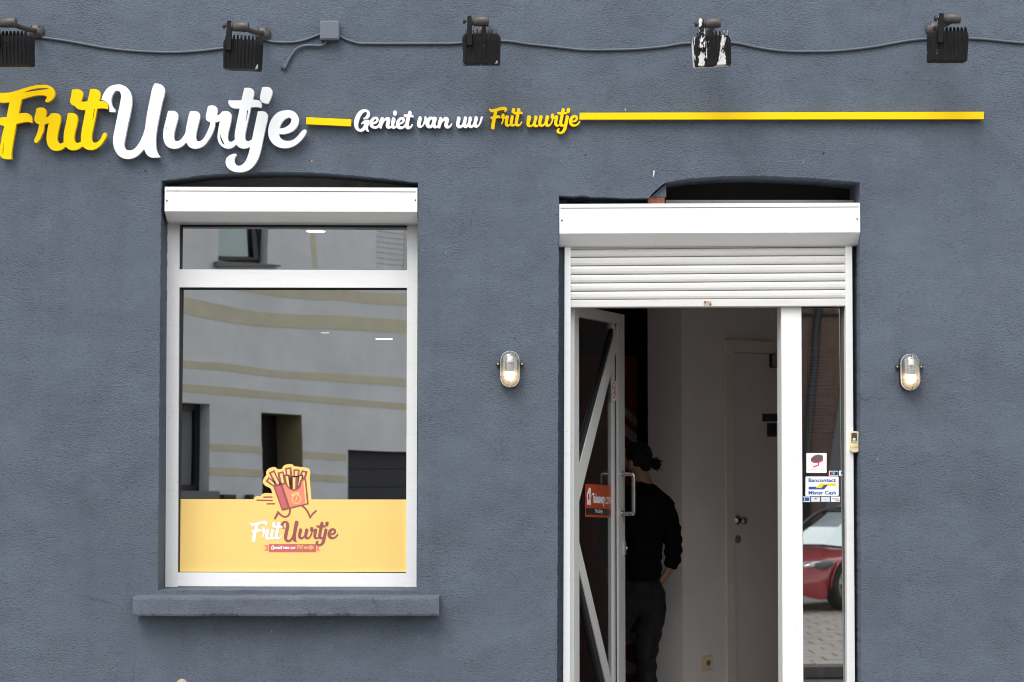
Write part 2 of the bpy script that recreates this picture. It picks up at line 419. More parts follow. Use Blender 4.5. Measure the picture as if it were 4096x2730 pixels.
# ================================================================== raised lettering
Z1 = lambda p: (p[0] / 3.3614, p[1] / 3.3614 + 300) + tuple(p[2:])
Z2 = lambda p: (p[0] / 3.3614 + 600, p[1] / 3.3614 + 300) + tuple(p[2:])
Z3 = lambda p: (p[0] / 3.9217 + 1200, p[1] / 3.9217 + 380) + tuple(p[2:])
Z4 = lambda p: (p[0] / 3.9217 + 1800, p[1] / 3.9217 + 380) + tuple(p[2:])
c = 1
L_F = [[(-85, 195, c), (-55, 236), (10, 243), (130, 237), (220, 215), (330, 180), (450, 148), (560, 135), (640, 140), (700, 170), (733, 225), (735, 270), (715, 315), (670, 355), (635, 370), (612, 362), (607, 348), (625, 315), (628, 298), (605, 282), (560, 275), (500, 278), (400, 298), (330, 318), (290, 332, c), (270, 420), (248, 523, c), (300, 515), (345, 514), (395, 530), (425, 570), (434, 620), (430, 650, c), (400, 638), (350, 635), (290, 645), (217, 663, c), (200, 760), (175, 900), (160, 1000), (152, 1080), (153, 1134, c), (100, 1136), (50, 1128), (20, 1110), (-2, 1070), (0, 1000), (15, 890), (35, 780), (60, 687, c), (30, 682), (0, 668), (-25, 630), (-37, 585, c), (10, 575), (90, 566, c), (108, 470), (128, 370, c), (80, 373), (20, 375), (-30, 360), (-70, 310), (-90, 240)],
       [(310, 238, c), (400, 205), (500, 183), (590, 177), (640, 182), (655, 190, c), (560, 203), (430, 222)],
       [(50, 893, c), (40, 960), (33, 1040), (38, 1095, c), (45, 1040), (48, 960)]]
L_rit = [[(490, 455, c), (515, 444), (560, 440), (600, 452), (620, 490), (618, 530), (612, 578, c), (650, 560), (685, 522, c), (740, 516), (785, 525), (810, 550), (815, 590), (800, 680), (775, 800), (770, 870), (785, 910), (815, 925), (857, 906, c), (855, 860), (860, 780), (885, 660), (905, 560), (912, 517, c), (960, 513), (1005, 522), (1035, 550), (1043, 590), (1030, 680), (1003, 790), (998, 860), (1010, 900), (1040, 917), (1090, 897, c), (1088, 840), (1100, 740), (1125, 610), (1150, 472, c), (1090, 470), (1040, 455), (1005, 420), (1000, 412, c), (970, 405), (948, 380), (943, 350), (955, 290), (968, 200, c), (1010, 195), (1060, 198), (1095, 215), (1113, 250), (1108, 290), (1085, 362, c), (1130, 362), (1176, 358, c), (1190, 300), (1212, 193, c), (1260, 191), (1310, 200), (1340, 225), (1348, 265), (1332, 353, c), (1380, 353), (1425, 370), (1450, 400), (1453, 430), (1450, 463, c), (1410, 453), (1360, 450), (1305, 455, c), (1285, 560), (1255, 700), (1235, 800), (1232, 860), (1245, 900), (1275, 913), (1310, 903), (1350, 865), (1395, 785), (1412, 777), (1430, 790), (1432, 810), (1400, 880), (1350, 950), (1290, 995), (1220, 1012), (1160, 1000), (1110, 962, c), (1050, 1000), (990, 1015), (930, 1005), (882, 967, c), (830, 1005), (770, 1022), (700, 1010), (650, 960), (628, 890), (627, 820), (637, 740), (655, 648, c), (625, 658), (597, 668, c), (590, 730), (560, 810), (515, 895), (490, 915), (462, 905), (460, 885), (490, 810), (515, 730), (525, 664, c), (490, 650), (465, 615), (463, 580), (475, 530)],
         [(1264, 458, c), (1274, 458, c), (1264, 540), (1247, 607, c), (1241, 604, c), (1253, 530)]]
L_U = [[(1362, 335, c), (1380, 280), (1420, 210), (1480, 155), (1550, 133), (1620, 132), (1690, 160), (1745, 225), (1770, 300), (1772, 390), (1755, 500), (1720, 660), (1685, 830), (1670, 910), (1670, 960), (1690, 1000), (1730, 1016), (1790, 1005), (1840, 960), (1890, 880), (1935, 770), (1950, 715), (1960, 640), (1985, 480), (2020, 310), (2060, 150), (2080, 115, c), (2140, 122), (2190, 150), (2212, 190), (2212, 240), (2180, 370), (2140, 560), (2110, 720), (2095, 860), (2098, 960), (2110, 1030), (2135, 1080), (2152, 1098), (2150, 1108, c), (2090, 1113), (2030, 1110), (1980, 1080), (1950, 1030), (1938, 998, c), (1890, 1050), (1820, 1105), (1740, 1130), (1660, 1122), (1590, 1080), (1545, 1010), (1522, 920), (1522, 850), (1545, 720), (1590, 500), (1620, 350), (1628, 280), (1615, 235), (1585, 212), (1560, 215), (1520, 255), (1497, 320), (1497, 375), (1515, 430), (1550, 480), (1547, 497, c), (1510, 500), (1470, 497, c), (1472, 450), (1455, 395), (1415, 355)]]
L_urtj = [[(243, 487, c), (290, 484), (345, 495), (372, 525), (375, 570), (355, 660), (325, 780), (320, 840), (330, 880), (360, 893), (400, 880), (440, 840), (475, 780), (485, 715), (500, 640), (525, 530), (540, 490, c), (590, 488), (640, 498), (668, 530), (670, 570), (650, 660), (620, 790), (615, 840), (628, 882), (658, 895), (700, 875), (745, 815), (785, 730), (805, 670), (810, 633, c), (785, 628), (755, 600), (750, 570), (760, 510), (780, 420, c), (830, 412), (875, 420), (903, 450), (905, 490), (893, 550, c), (930, 535), (970, 493, c), (1020, 488), (1065, 500), (1092, 530), (1093, 580), (1075, 680), (1048, 800), (1045, 850), (1060, 890), (1085, 902), (1140, 875, c), (1140, 800), (1160, 680), (1205, 453, c), (1150, 452), (1100, 440), (1065, 405), (1053, 365), (1060, 342, c), (1110, 345), (1230, 342, c), (1245, 270), (1268, 178, c), (1310, 174), (1360, 182), (1392, 210), (1396, 250), (1382, 335, c), (1430, 338), (1475, 352), (1498, 380), (1500, 415), (1495, 443, c), (1460, 435), (1410, 433), (1357, 437, c), (1335, 540), (1300, 700), (1280, 800), (1278, 845), (1290, 880), (1320, 893), (1370, 870, c), (1385, 800), (1410, 680), (1450, 492, c), (1500, 489), (1550, 500), (1580, 535), (1580, 580), (1560, 680), (1520, 870), (1490, 1010), (1460, 1110), (1410, 1200), (1340, 1270), (1260, 1303), (1180, 1308), (1100, 1290), (1040, 1245), (1017, 1185), (1030, 1120), (1075, 1080), (1140, 1062), (1160, 1065), (1162, 1080, c), (1140, 1110), (1133, 1150), (1145, 1195), (1180, 1222), (1215, 1220), (1260, 1190), (1300, 1130), (1325, 1060), (1348, 967, c), (1300, 987), (1240, 990), (1190, 970), (1160, 935, c), (1110, 975), (1050, 992), (985, 975), (930, 920), (908, 850), (910, 790), (922, 710), (940, 620, c), (910, 632), (878, 638, c), (870, 690), (845, 770), (790, 870), (730, 945), (660, 985), (590, 992), (530, 970), (485, 908, c), (430, 960), (370, 988), (300, 992), (240, 970), (195, 910), (178, 840), (180, 760), (200, 660), (225, 560)],
          [(219, 699, c), (226, 699, c), (218, 745, c), (211, 745, c)],
          [(1305, 480, c), (1320, 478, c), (1308, 550), (1293, 625, c), (1286, 625, c), (1296, 550)],
          [(942, 778, c), (955, 830), (985, 900), (1007, 940, c), (982, 930), (955, 888), (943, 830)]]
L_dot = [[(1508, 168, c), (1560, 162), (1610, 172), (1640, 205), (1643, 245), (1625, 310), (1590, 387, c), (1540, 382), (1500, 362), (1478, 325), (1480, 290), (1495, 220)]]
L_e = [[(1588, 770), (1600, 680), (1645, 580), (1720, 505), (1810, 477), (1890, 478), (1950, 505), (1990, 560), (2000, 620), (1985, 680), (1940, 740), (1870, 780), (1800, 797), (1735, 795, c), (1745, 835), (1790, 875), (1850, 890), (1920, 875), (1980, 830), (2030, 770), (2065, 740), (2090, 737), (2105, 755), (2095, 785), (2040, 870), (1970, 935), (1890, 975), (1800, 987), (1720, 970), (1645, 920), (1602, 850)],
       [(1740, 723, c), (1755, 675), (1795, 615), (1840, 582), (1880, 575), (1900, 595), (1893, 640), (1860, 680), (1810, 710)]]
L_G = [[(1020, 228), (1065, 240), (1095, 280), (1095, 320), (1070, 365), (1030, 382), (992, 378), (988, 368, c), (1020, 350), (1045, 310), (1048, 280), (1030, 265), (1000, 275), (960, 320), (925, 400), (912, 470), (920, 520), (945, 538), (975, 520), (1000, 480), (1010, 455, c), (985, 452), (957, 460, c), (965, 440), (990, 415), (1040, 395), (1086, 392, c), (1085, 440), (1068, 500), (1065, 530), (1075, 555), (1085, 576, c), (1055, 575), (1025, 545, c), (990, 570), (945, 578), (895, 562), (860, 515), (848, 440), (860, 370), (890, 305), (940, 250), (985, 230)]]
L_eniet = [[(1090, 440), (1100, 400), (1135, 360), (1180, 345), (1215, 352), (1232, 380), (1222, 420), (1190, 450), (1145, 465, c), (1152, 485), (1180, 492), (1213, 480), (1238, 450, c), (1250, 400), (1272, 355, c), (1300, 352), (1318, 375), (1314, 392, c), (1340, 362), (1380, 350), (1410, 365), (1415, 400), (1405, 450), (1402, 482), (1415, 495), (1426, 488, c), (1430, 430), (1447, 358, c), (1475, 355), (1495, 375), (1490, 420), (1477, 478), (1485, 495), (1503, 485, c), (1506, 445), (1522, 400), (1560, 362), (1600, 350), (1638, 365), (1645, 400), (1620, 440), (1560, 468, c), (1572, 490), (1600, 497), (1635, 472), (1653, 440, c), (1672, 350, c), (1645, 350), (1626, 325), (1630, 308, c), (1688, 308, c), (1705, 255, c), (1735, 252), (1750, 275), (1745, 312, c), (1775, 320), (1783, 352, c), (1728, 350, c), (1712, 430), (1706, 482), (1720, 498), (1740, 485), (1756, 460), (1769, 462), (1765, 480), (1740, 520), (1700, 540), (1665, 530), (1650, 505, c), (1615, 530), (1570, 538), (1530, 525), (1515, 510, c), (1480, 532), (1448, 528), (1430, 518, c), (1390, 533), (1355, 515), (1345, 480), (1350, 440), (1358, 410), (1348, 398), (1330, 410), (1302, 455), (1287, 490), (1280, 528, c), (1260, 528), (1240, 510, c), (1195, 530), (1140, 525), (1100, 495)],
           [(1142, 430, c), (1155, 400), (1183, 380), (1198, 386), (1186, 412)], [(1555, 440, c), (1570, 408), (1596, 387), (1608, 398), (1594, 424)]]
L_idot = [[(1465, 255, c), (1495, 247), (1515, 262), (1515, 295), (1505, 328, c), (1475, 325), (1463, 305)]]
L_van = [[(1865, 342, c), (1890, 337), (1908, 355), (1905, 400), (1893, 450), (1892, 478), (1905, 483), (1925, 460), (1943, 410), (1955, 342, c), (1975, 340), (1985, 360), (1982, 390, c), (2012, 358), (2055, 343), (2088, 352, c), (2115, 345), (2143, 360), (2140, 400), (2125, 460), (2135, 490), (2158, 478, c), (2165, 430), (2190, 350, c), (2215, 348), (2230, 370), (2228, 390, c), (2255, 360), (2295, 348), (2330, 370), (2330, 420), (2320, 470), (2332, 488), (2354, 476), (2370, 453), (2383, 450), (2378, 475), (2355, 508), (2320, 528), (2285, 520), (2265, 490), (2265, 450), (2273, 410), (2250, 415), (2222, 450), (2207, 490), (2195, 525, c), (2165, 522), (2150, 512, c), (2110, 527), (2085, 505, c), (2050, 522), (2005, 520), (1975, 490), (1964, 448), (1940, 480), (1910, 510), (1880, 518), (1850, 505), (1835, 475), (1838, 430), (1855, 370)],
         [(2078, 384, c), (2050, 393), (2030, 430), (2031, 468), (2048, 476), (2068, 440)]]
L_uw = [[(118, 345, c), (145, 342), (163, 360), (160, 400), (148, 455), (155, 478), (173, 478), (198, 440), (220, 345, c), (245, 340), (267, 355), (262, 400), (254, 455), (262, 478, c), (278, 440), (297, 345, c), (320, 340), (342, 358), (338, 400), (325, 455), (332, 477), (350, 468), (370, 420), (388, 340, c), (415, 337), (435, 355), (432, 400), (418, 450), (422, 476), (440, 468), (465, 420), (488, 345), (500, 336), (512, 345), (505, 390), (475, 460), (440, 505), (405, 518), (375, 500, c), (340, 520), (300, 512), (285, 500, c), (250, 522), (215, 512), (205, 500, c), (165, 522), (130, 522), (102, 495), (97, 450), (105, 400)]]
L_u2 = [[(1215, 328, c), (1245, 323), (1272, 345), (1262, 400), (1250, 455), (1260, 476), (1283, 468), (1308, 420), (1325, 330, c), (1350, 324), (1370, 345), (1362, 400), (1350, 455), (1360, 476), (1384, 466, c), (1385, 495), (1350, 507), (1320, 500), (1302, 488, c), (1265, 505), (1225, 502), (1203, 475), (1200, 430), (1205, 380)]]
f34 = lambda p: (697 + .34 * (p[0] - 152), 540 + .352 * (p[1] - 1134)) + tuple(p[2:])          # big "Frit" -> small, in zoom-4 units
u34 = lambda p: (1885 + .342 * (p[0] - 1643), 612 + .3525 * (p[1] - 1308)) + tuple(p[2:])       # big "urtje" -> small
mp = lambda f, L: [[f(p) for p in lp] for lp in L]
BIG = [('letter_f', mp(Z1, L_F), 0), ('letters_r_i_t', mp(Z1, L_rit), 0), ('letter_u', mp(Z1, L_U), 1), ('letters_u_r_t_j', mp(Z2, L_urtj), 1), ('letter_dot', mp(Z2, L_dot), 1), ('letter_e', mp(Z2, L_e), 1)]
SMALL = [('letter_g', mp(Z3, L_G), 1), ('letters_e_n_i_e_t', mp(Z3, L_eniet), 1), ('letter_dot', mp(Z3, L_idot), 1), ('letters_v_a_n', mp(Z3, L_van), 1), ('letters_u_w', mp(Z4, L_uw), 1),
         ('letter_f', mp(lambda p: Z4(f34(p)), L_F), 0), ('letters_r_i_t', mp(lambda p: Z4(f34(p)), L_rit), 0), ('letter_u', mp(Z4, L_u2), 0), ('letters_u_r_t_j', mp(lambda p: Z4(u34(p)), L_urtj), 0),
         ('letter_dot', mp(lambda p: Z4(u34(p)), L_dot), 0), ('letter_e', mp(lambda p: Z4(u34(p)), L_e), 0)]
def letters(items, Y, th, pick, parent, m, n=6, holes=True):
    fr = F(Y)
    for nm, L, c_ in items:
        if c_ != pick: continue
        lps = [fr.loop(smoothloop(lp, n)) for lp in (L if holes else L[:1])]
        plate(nm, lps, fr, -th, 0, m, parent)
YS = -.042
t = thing('raised_lettering', P(170, 660, YS), 'large yellow raised script letters at the left end of the shop sign', 'lettering'); letters(BIG, YS, .022, 0, t, M_yel)
t = thing('raised_lettering', P(830, 690, YS), 'large white raised script letters above the window', 'lettering'); letters(BIG, YS, .022, 1, t, M_wlet)
SMALLb = [(n_, [l for i, l in enumerate(L) if i == 0 or n_ in ('letters_e_n_i_e_t', 'letters_v_a_n', 'letter_e')], c_) for n_, L, c_ in SMALL]
t = thing('raised_lettering', P(1670, 530, -.03), 'small white raised script words following the short yellow bar', 'lettering'); letters(SMALLb, -.03, .018, 1, t, M_wlet, 5)
t = thing('raised_lettering', P(2150, 530, -.03), 'small yellow raised script words just left of the long yellow bar', 'lettering'); letters(SMALLb, -.03, .018, 0, t, M_yel, 5)
fb = F(-.036)
b1 = plate('sign_bar', [fb.loop([Z3(p) for p in [(98, 352), (803, 384), (797, 493), (94, 460)]])], fb, -.022, 0, M_yel); tag(b1, 'short tilted yellow bar between the big and small lettering', 'sign bar')
b2 = plate('sign_bar', [fb.loop([(2319, 452), (3936, 448), (3935, 477), (2318, 479)])], fb, -.022, 0, M_yel); tag(b2, 'long yellow bar ending the sign above the doorway', 'sign bar')

# ================================================================== window
TH = (1950 - 1670) / 2 / FPX      # the panes lean back a little in their frames
YW = .165
g = thing('shop_window', (X(1165, YW), YW, Z(2358, YW)), 'tall white framed shop window with transom over a yellow printed film', 'window')
def fbox(name, px0, py0, px1, py1, Y, d, m, par, bev=.003, **k):
    a = P(px0, py0, Y); b = P(px1, py1, Y)
    return box(name, a.x, b.x, Y, Y + d, b.z, a.z, m, par, bev)
def fquad(name, q, Y, d, m, par):     # px corners tl tr br bl
    f = F(Y); return plate(name, [f.loop(q)], f, -d, 0, m, par)
fquad('frame_jamb', [(669, 870), (718, 870), (710, 2352), (661, 2352)], YW, .07, M_white, g)
fquad('frame_jamb', [(1629, 870), (1671, 870), (1666, 2355), (1624, 2355)], YW, .07, M_white, g)
fquad('frame_head', [(718, 862), (1629, 866), (1629, 902), (718, 899)], YW + .012, .05, M_white, g)
fquad('transom', [(718, 1078), (1628, 1082), (1628, 1152), (717, 1150)], YW + .004, .06, M_white, g)
fquad('bottom_rail', [(710, 2291), (1624, 2294), (1624, 2348), (709, 2346)], YW + .004, .06, M_white, g)
fquad('bottom_strip', [(663, 2350), (1664, 2353), (1664, 2359), (663, 2357)], YW - .004, .07, M_white, g)
for q in ([(718, 899), (727, 899), (719, 2291), (710, 2291)], [(727, 899), (1629, 902), (1629, 908), (727, 906)], [(724, 1150), (1628, 1152), (1628, 1157), (724, 1156)], [(716, 2288), (1624, 2290), (1624, 2294), (716, 2292)]):
    fquad('gasket', q, YW + .016, .03, M_gask, g)
def pane_frame(px, py, Y):
    c_ = P(px, py, Y); return Fr(c_, (1, 0, 0), (0, math.sin(TH), math.cos(TH)))
FP1 = pane_frame(1170, 990, YW + .032); FP2 = pane_frame(1170, 1720, YW + .034)
plate('pane', [FP1.loop([(715, 890), (1635, 890), (1635, 1090), (715, 1090)])], FP1, 0, 0, M_glass, g)
plate('pane', [FP2.loop([(705, 1140), (1635, 1140), (1635, 2300), (700, 2300)])], FP2, 0, 0, M_glass, g)
# printed film on the lower pane
def vinyl(n, col, r=.42): return mat(n, col, r, .03, 2.5)
V_yel = vinyl('film_yellow', (.84, .575, .185)); V_mar = vinyl('film_maroon', (.30, .085, .09)); V_red = vinyl('film_red', (.55, .13, .125))
V_sal = vinyl('film_salmon', (.82, .24, .15)); V_wht = vinyl('film_white', (.85, .85, .87))
ZF = lambda p: (p[0] / 3.564 + 950, p[1] / 3.564 + 1820) + tuple(p[2:])
film = thing('window_film', FP2.pt(*FP2.px(1166, 2288)), 'yellow printed window film with running fries carton and script name', 'window film')
def vf(name, pts, lvl, m, n=4, holes=()):
    lps = [FP2.loop(smoothloop([ZF(p) for p in lp], n)) for lp in (pts,) + tuple(holes)]
    return plate(name, lps, FP2, .0012 + .0005 * (lvl - 1), .0012 + .0005 * lvl, m, film)
sil = [(232, 634, 1), (240, 610), (270, 592), (330, 592, 1), (345, 565), (380, 550), (495, 550, 1), (480, 495), (460, 472, 1), (380, 425), (360, 390), (370, 350), (412, 285, 1), (410, 245), (430, 210), (500, 178), (535, 175), (560, 195), (572, 208, 1), (640, 200, 1), (645, 175), (670, 150), (740, 133), (785, 138), (805, 162, 1), (900, 175), (985, 185), (1025, 205), (1037, 240), (1028, 330, 1), (1055, 636, 1)]
sheet = [((708 - 950) * 3.564, 632, 1)] + sil + [((1627 - 950) * 3.564, 638, 1), ((1624 - 950) * 3.564, (2289 - 1820) * 3.564, 1), ((708 - 950) * 3.564, (2288 - 1820) * 3.564, 1)]
vf('film_sheet', sheet, 1, V_yel, 5)
C = lambda L: [(x, y, 1) for x, y in L]
for q in ([(400, 378), (445, 316), (560, 400), (545, 455), (515, 458)], [(446, 256), (526, 216), (600, 380), (640, 430), (540, 445)], [(571, 254), (655, 234), (690, 390), (690, 420), (600, 440)], [(679, 188), (767, 174), (790, 330), (790, 500), (690, 420), (690, 290)],
          [(655, 285), (740, 276), (770, 340), (770, 500), (690, 420)], [(740, 300), (880, 300), (870, 505), (740, 490)], [(798, 206), (888, 210), (880, 320), (798, 320)], [(920, 218), (1002, 238), (970, 350), (900, 350), (880, 300)], [(870, 290), (942, 288), (930, 360), (905, 450), (850, 500)]):
    vf('fries_outline', C(q), 2, V_mar)
for q in ([(437, 372), (458, 346), (514, 398), (527, 432), (516, 434)], [(480, 268), (515, 250), (596, 408), (565, 423)], [(602, 272), (640, 262), (663, 398), (635, 408)], [(706, 210), (742, 203), (757, 345), (750, 300), (738, 280), (712, 282)], [(687, 308), (722, 303), (743, 468), (716, 432), (700, 390)],
          [(787, 325), (827, 323), (823, 490), (790, 492)], [(822, 232), (860, 230), (853, 302), (836, 296), (818, 300)], [(932, 248), (966, 256), (945, 330), (938, 290), (924, 284)], [(885, 308), (918, 305), (912, 345), (890, 370), (885, 400), (865, 455)]):
    vf('fries_fill', C(q), 4, V_yel)
vf('carton_outline', [(512, 455, 1), (640, 420, 1), (690, 402, 1), (712, 440), (745, 475), (800, 492), (850, 482), (885, 440), (900, 360, 1), (980, 345, 1), (1015, 705, 1), (635, 800, 1)], 3, V_mar)
vf('carton_side', C([(540, 460), (612, 442), (718, 752), (643, 770)]), 4, V_red)
vf('carton_front', [(645, 433, 1), (685, 422, 1), (710, 460), (745, 492), (800, 514), (845, 506), (885, 475), (910, 430), (917, 375, 1), (935, 368, 1), (968, 700, 1), (750, 747, 1)], 4, V_sal)
vf('carton_edge', C([(937, 370), (958, 365), (990, 690), (970, 695)]), 4, V_yel)
ring = lambda r: [(842 + r * math.cos(a * math.pi / 12), 633 + r * math.sin(a * math.pi / 12)) for a in range(24)]
vf('clock_ring', ring(68), 5, V_yel, 2, (ring(56),))
for q in (stroke([(848, 590), (845, 632), (824, 656)], 9), stroke([(821, 545), (825, 568)], 12), stroke([(808, 541), (832, 538)], 8)): vf('clock_mark', C(q), 5, V_yel, 1)
vf('clock_bell', [(768, 580, 1), (774, 556), (795, 550), (815, 566, 1), (790, 592, 1)], 5, V_yel); vf('clock_bell', [(836, 552, 1), (850, 534), (872, 536), (884, 556, 1), (852, 566, 1)], 5, V_yel)
vf('carton_leg', C(stroke([tuple(p) for p in catmull([(915, 722), (970, 770), (1010, 830), (1037, 898)], 3)] + [(1062, 855), (1120, 799)], 27)), 2, V_mar, 1)
vf('carton_leg', C(stroke([tuple(p) for p in catmull([(748, 765), (745, 830), (722, 868), (690, 884), (650, 878), (610, 850), (578, 815)], 3)] + [(533, 910)], 27)), 2, V_mar, 1)
for a, b in (((375, 603), (493, 603)), ((278, 647), (496, 652)), ((423, 700), (528, 698))): vf('speed_line', C(stroke([a, b], 20)), 2, V_mar, 1)
vf('ribbon', C([(449, 1272), (1124, 1271), (1124, 1390), (449, 1390)]), 2, V_red)
vf('ribbon_tail', C([(378, 1284), (443, 1286), (443, 1370), (378, 1372), (410, 1328)]), 2, V_sal); vf('ribbon_tail', C([(1133, 1305), (1180, 1300), (1155, 1332), (1182, 1376), (1133, 1372)]), 2, V_sal)
fbig = lambda p: (255 + .298 * (p[0] - 152), 943 + .304 * (p[1] - 135)) + tuple(p[2:])
sh = lambda p: (p[0] + 600 * 3.3614, p[1]) + tuple(p[2:])
for nm, L, k, m_ in (('print_f', L_F, 0, V_wht), ('print_r_i_t', L_rit, 0, V_wht), ('print_u', L_U, 0, V_mar), ('print_u_r_t_j', L_urtj, 1, V_mar), ('print_dot', L_dot, 1, V_mar), ('print_e', L_e, 1, V_mar)):
    LL = L if nm == 'print_e' or nm == 'print_f' else L[:1]
    vf(nm, [fbig(sh(p) if k else p) for p in LL[0]], 4, m_, 4, tuple([fbig(sh(p) if k else p) for p in h] for h in LL[1:2]))
fs = lambda p: (482 + .1722 * (p[0] - 848), 1290 + .18 * (p[1] - 228)) + tuple(p[2:])
s4 = lambda p: (p[0] + 2353, p[1]) + tuple(p[2:])
for nm, L, c_ in (('print_g', L_G, 1), ('print_e_n_i_e_t', L_eniet, 1), ('print_dot', L_idot, 1), ('print_v_a_n', L_van, 1), ('print_u_w', mp(s4, L_uw), 1), ('print_f', mp(lambda p: s4(f34(p)), L_F), 0), ('print_r_i_t', mp(lambda p: s4(f34(p)), L_rit), 0), ('print_u', mp(s4, L_u2), 0), ('print_u_r_t_j', mp(lambda p: s4(u34(p)), L_urtj), 0), ('print_e', mp(lambda p: s4(u34(p)), L_e), 0), ('print_dot', mp(lambda p: s4(u34(p)), L_dot), 0)):
    LL = L if nm in ('print_e', 'print_e_n_i_e_t') else L[:1]
    vf(nm, [fs(p) for p in LL[0]], 4, V_wht if c_ else V_yel, 3, tuple([fs(p) for p in h] for h in LL[1:]))

# sill
def sill():
    a = P(531, 2391, -.1); b = P(1756, 2388, -.1); zb = Z(2465, -.1); zt_ = a.z; N = 150
    vs, fs_ = [], []
    w1 = w2 = 0.0
    for i in range(N + 1):
        x = a.x + (b.x - a.x) * i / N
        w1 = w1 * .75 + random.uniform(-.0012, .0012); w2 = w2 * .75 + random.uniform(-.0016, .0016)
        e1 = max(0, -w1) * 2.2 + .004; e2 = max(0, w2) * 2.5 + .003
        vs += [Vector((x, y, z)) for y, z in [(.2, zt_ + .012), (-.1 + e1 + .006, zt_ + .001 + w1), (-.1 + e1 * .4, zt_ - e1 * .5 + w1), (-.1 + w2 * .5, zt_ - e1 - .006), (-.1 + w1 * .5, (zt_ + zb) / 2), (-.1 + w2 * .4, zb + e2 + .006), (-.1 + e2, zb + w2 * .6), (.2, zb)]]
    n = 8
    for i in range(N):
        for k in range(n): fs_.append([i * n + k, i * n + (k + 1) % n, (i + 1) * n + (k + 1) % n, (i + 1) * n + k])
    fs_ += [list(range(n)), [N * n + k for k in range(n)]]
    return mk('window_sill', vs, fs_, M_sill)
tag(sill(), 'chipped blue grey painted stone sill under the shop window', 'sill')

# ================================================================== roller shutter boxes
def shutter_box(label, pl, pr, Yf, Yb, screws, m, label2=None):
    """pl, pr: px (x, y_top, y_front_bottom, y_chamfer_bottom) at each end"""
    def prof(p, inset=0.0):
        x = P(p[0], p[1], Yf).x
        zt, zf, zc = Z(p[1], Yf), Z(p[2], Yf), Z(p[3], Yf + .055)
        return [Vector((x, Yf, zt)), Vector((x, Yf, zf)), Vector((x, Yf + .055, zc)), Vector((x, Yf + .07, zc - .008)), Vector((x, Yb, zc - .008)), Vector((x, Yb, zt + .02)), Vector((x, Yf + .02, zt + .004))]
    a, b = prof(pl), prof(pr)
    t = thing('shutter_box', ((a[0].x + b[0].x) / 2, Yf, a[3].z), label, 'shutter box')
    prism('box_shell', a, b, m, t)
    # top strip standing a hair proud above a groove
    za, zb2 = a[0].z, b[0].z; h = .018
    pa = [Vector((a[0].x + .004, Yf - .003, za - .001)), Vector((a[0].x + .004, Yf - .003, za - h)), Vector((a[0].x + .004, Yf + .004, za - h)), Vector((a[0].x + .004, Yf + .004, za - .001))]
    prism('top_strip', pa, [Vector((b[0].x - .004, p.y, p.z + zb2 - za)) for p in pa], m, t)
    ga = [Vector((a[0].x + .004, Yf - .0012, za - h + .0005)), Vector((a[0].x + .004, Yf - .0012, za - h - .003)), Vector((a[0].x + .004, Yf + .004, za - h - .003)), Vector((a[0].x + .004, Yf + .004, za - h + .0005))]
    prism('groove', ga, [Vector((b[0].x - .004, p.y, p.z + zb2 - za)) for p in ga], mat('grey_seam', (.2, .18, .17), .8), t)
    for x_, s in ((a[0].x, -1), (b[0].x, 1)):
        src = a if s < 0 else b
        e0 = [p + Vector((s * .0005, -.002 if i in (0, 1) else 0, 0)) for i, p in enumerate(src)]
        prism('end_cap', [p + Vector((-s * .006, 0, 0)) for p in e0], e0, m, t)
    for (sx, sy) in screws: lathe('screw', P(sx, sy, Yf - .0045), (0, 1, 0), [(0, .003), (.001, .004), (.003, .004)], mat('rusty_screw', (.12, .07, .05), .6, .3, 80), t, 10)
    return t
shutter_box('narrower white roller shutter box above the shop window', (660, 749, 846, 880), (1669, 753, 848, 886), -.006, .15, [(667, 803), (1661, 801)], M_white)
shutter_box('wider white roller shutter box above the doorway with rust streaks', (2238, 818, 935, 980), (3439, 813, 930, 975), -.006, .15, [(2248, 882), (3429, 876)], M_white)

# half lowered shutter
YR = .085
sh_ = thing('roller_shutter', (X(2832, YR), YR, Z(1230, YR)), 'half lowered white slatted roller shutter over the open door', 'roller shutter')
yl = [985, 998, 1031, 1065, 1100, 1134, 1167, 1200, 1231]; yr = [977, 989, 1022.5, 1057, 1091.6, 1125, 1159.6, 1194, 1226]
for i in range(8):
    za0, za1, zb0, zb1 = Z(yl[i], YR), Z(yl[i + 1], YR), Z(yr[i], YR), Z(yr[i + 1], YR)
    last = i == 7
    prf = [(.01, .011), (.07, .005), (.3, .0005), (.65, 0), (.88, .003), (.96, .010), (.96, .018), (.01, .018)] if not last else [(.03, .004), (.1, 0), (.9, 0), (1, .004), (1, .02), (.03, .02)]
    x0, x1 = X(2282, YR), X(3384, YR)
    pa = [Vector((x0, YR + d, za0 + (za1 - za0) * t_)) for t_, d in prf]; pb = [Vector((x1, YR + d, zb0 + (zb1 - zb0) * t_)) for t_, d in prf]
    prism('bottom_rail' if last else 'slat', pa, pb, M_shut, sh_)
fquad('slat_gap_shade', [(2284, 960), (3380, 955), (3380, 1200), (2284, 1205)], YR + .0185, .002, M_gask, sh_)  # black sheet added to darken the gaps between slats, shade as colour
fquad('guide_rail', [(2259, 965), (2283, 965), (2279, 3090), (2252, 3090)], YR - .012, .05, M_white, sh_)
fquad('guide_rail', [(3382, 965), (3408, 965), (3422, 3090), (3390, 3090)], YR - .012, .05, M_white, sh_)
lp = fbox('latch_plate', 2816, 1204, 2846, 1227, YR - .004, .006, mat('rust_stained_plate', (.45, .36, .3), .6, .35, 90), sh_, .001)
for q in ((2821, 1209), (2841, 1217)): lathe('screw', P(q[0], q[1], YR - .008), (0, 1, 0), [(0, .003), (.004, .0045)], mat('dark_rust', (.1, .04, .02), .9, .3, 90), lp, 10)
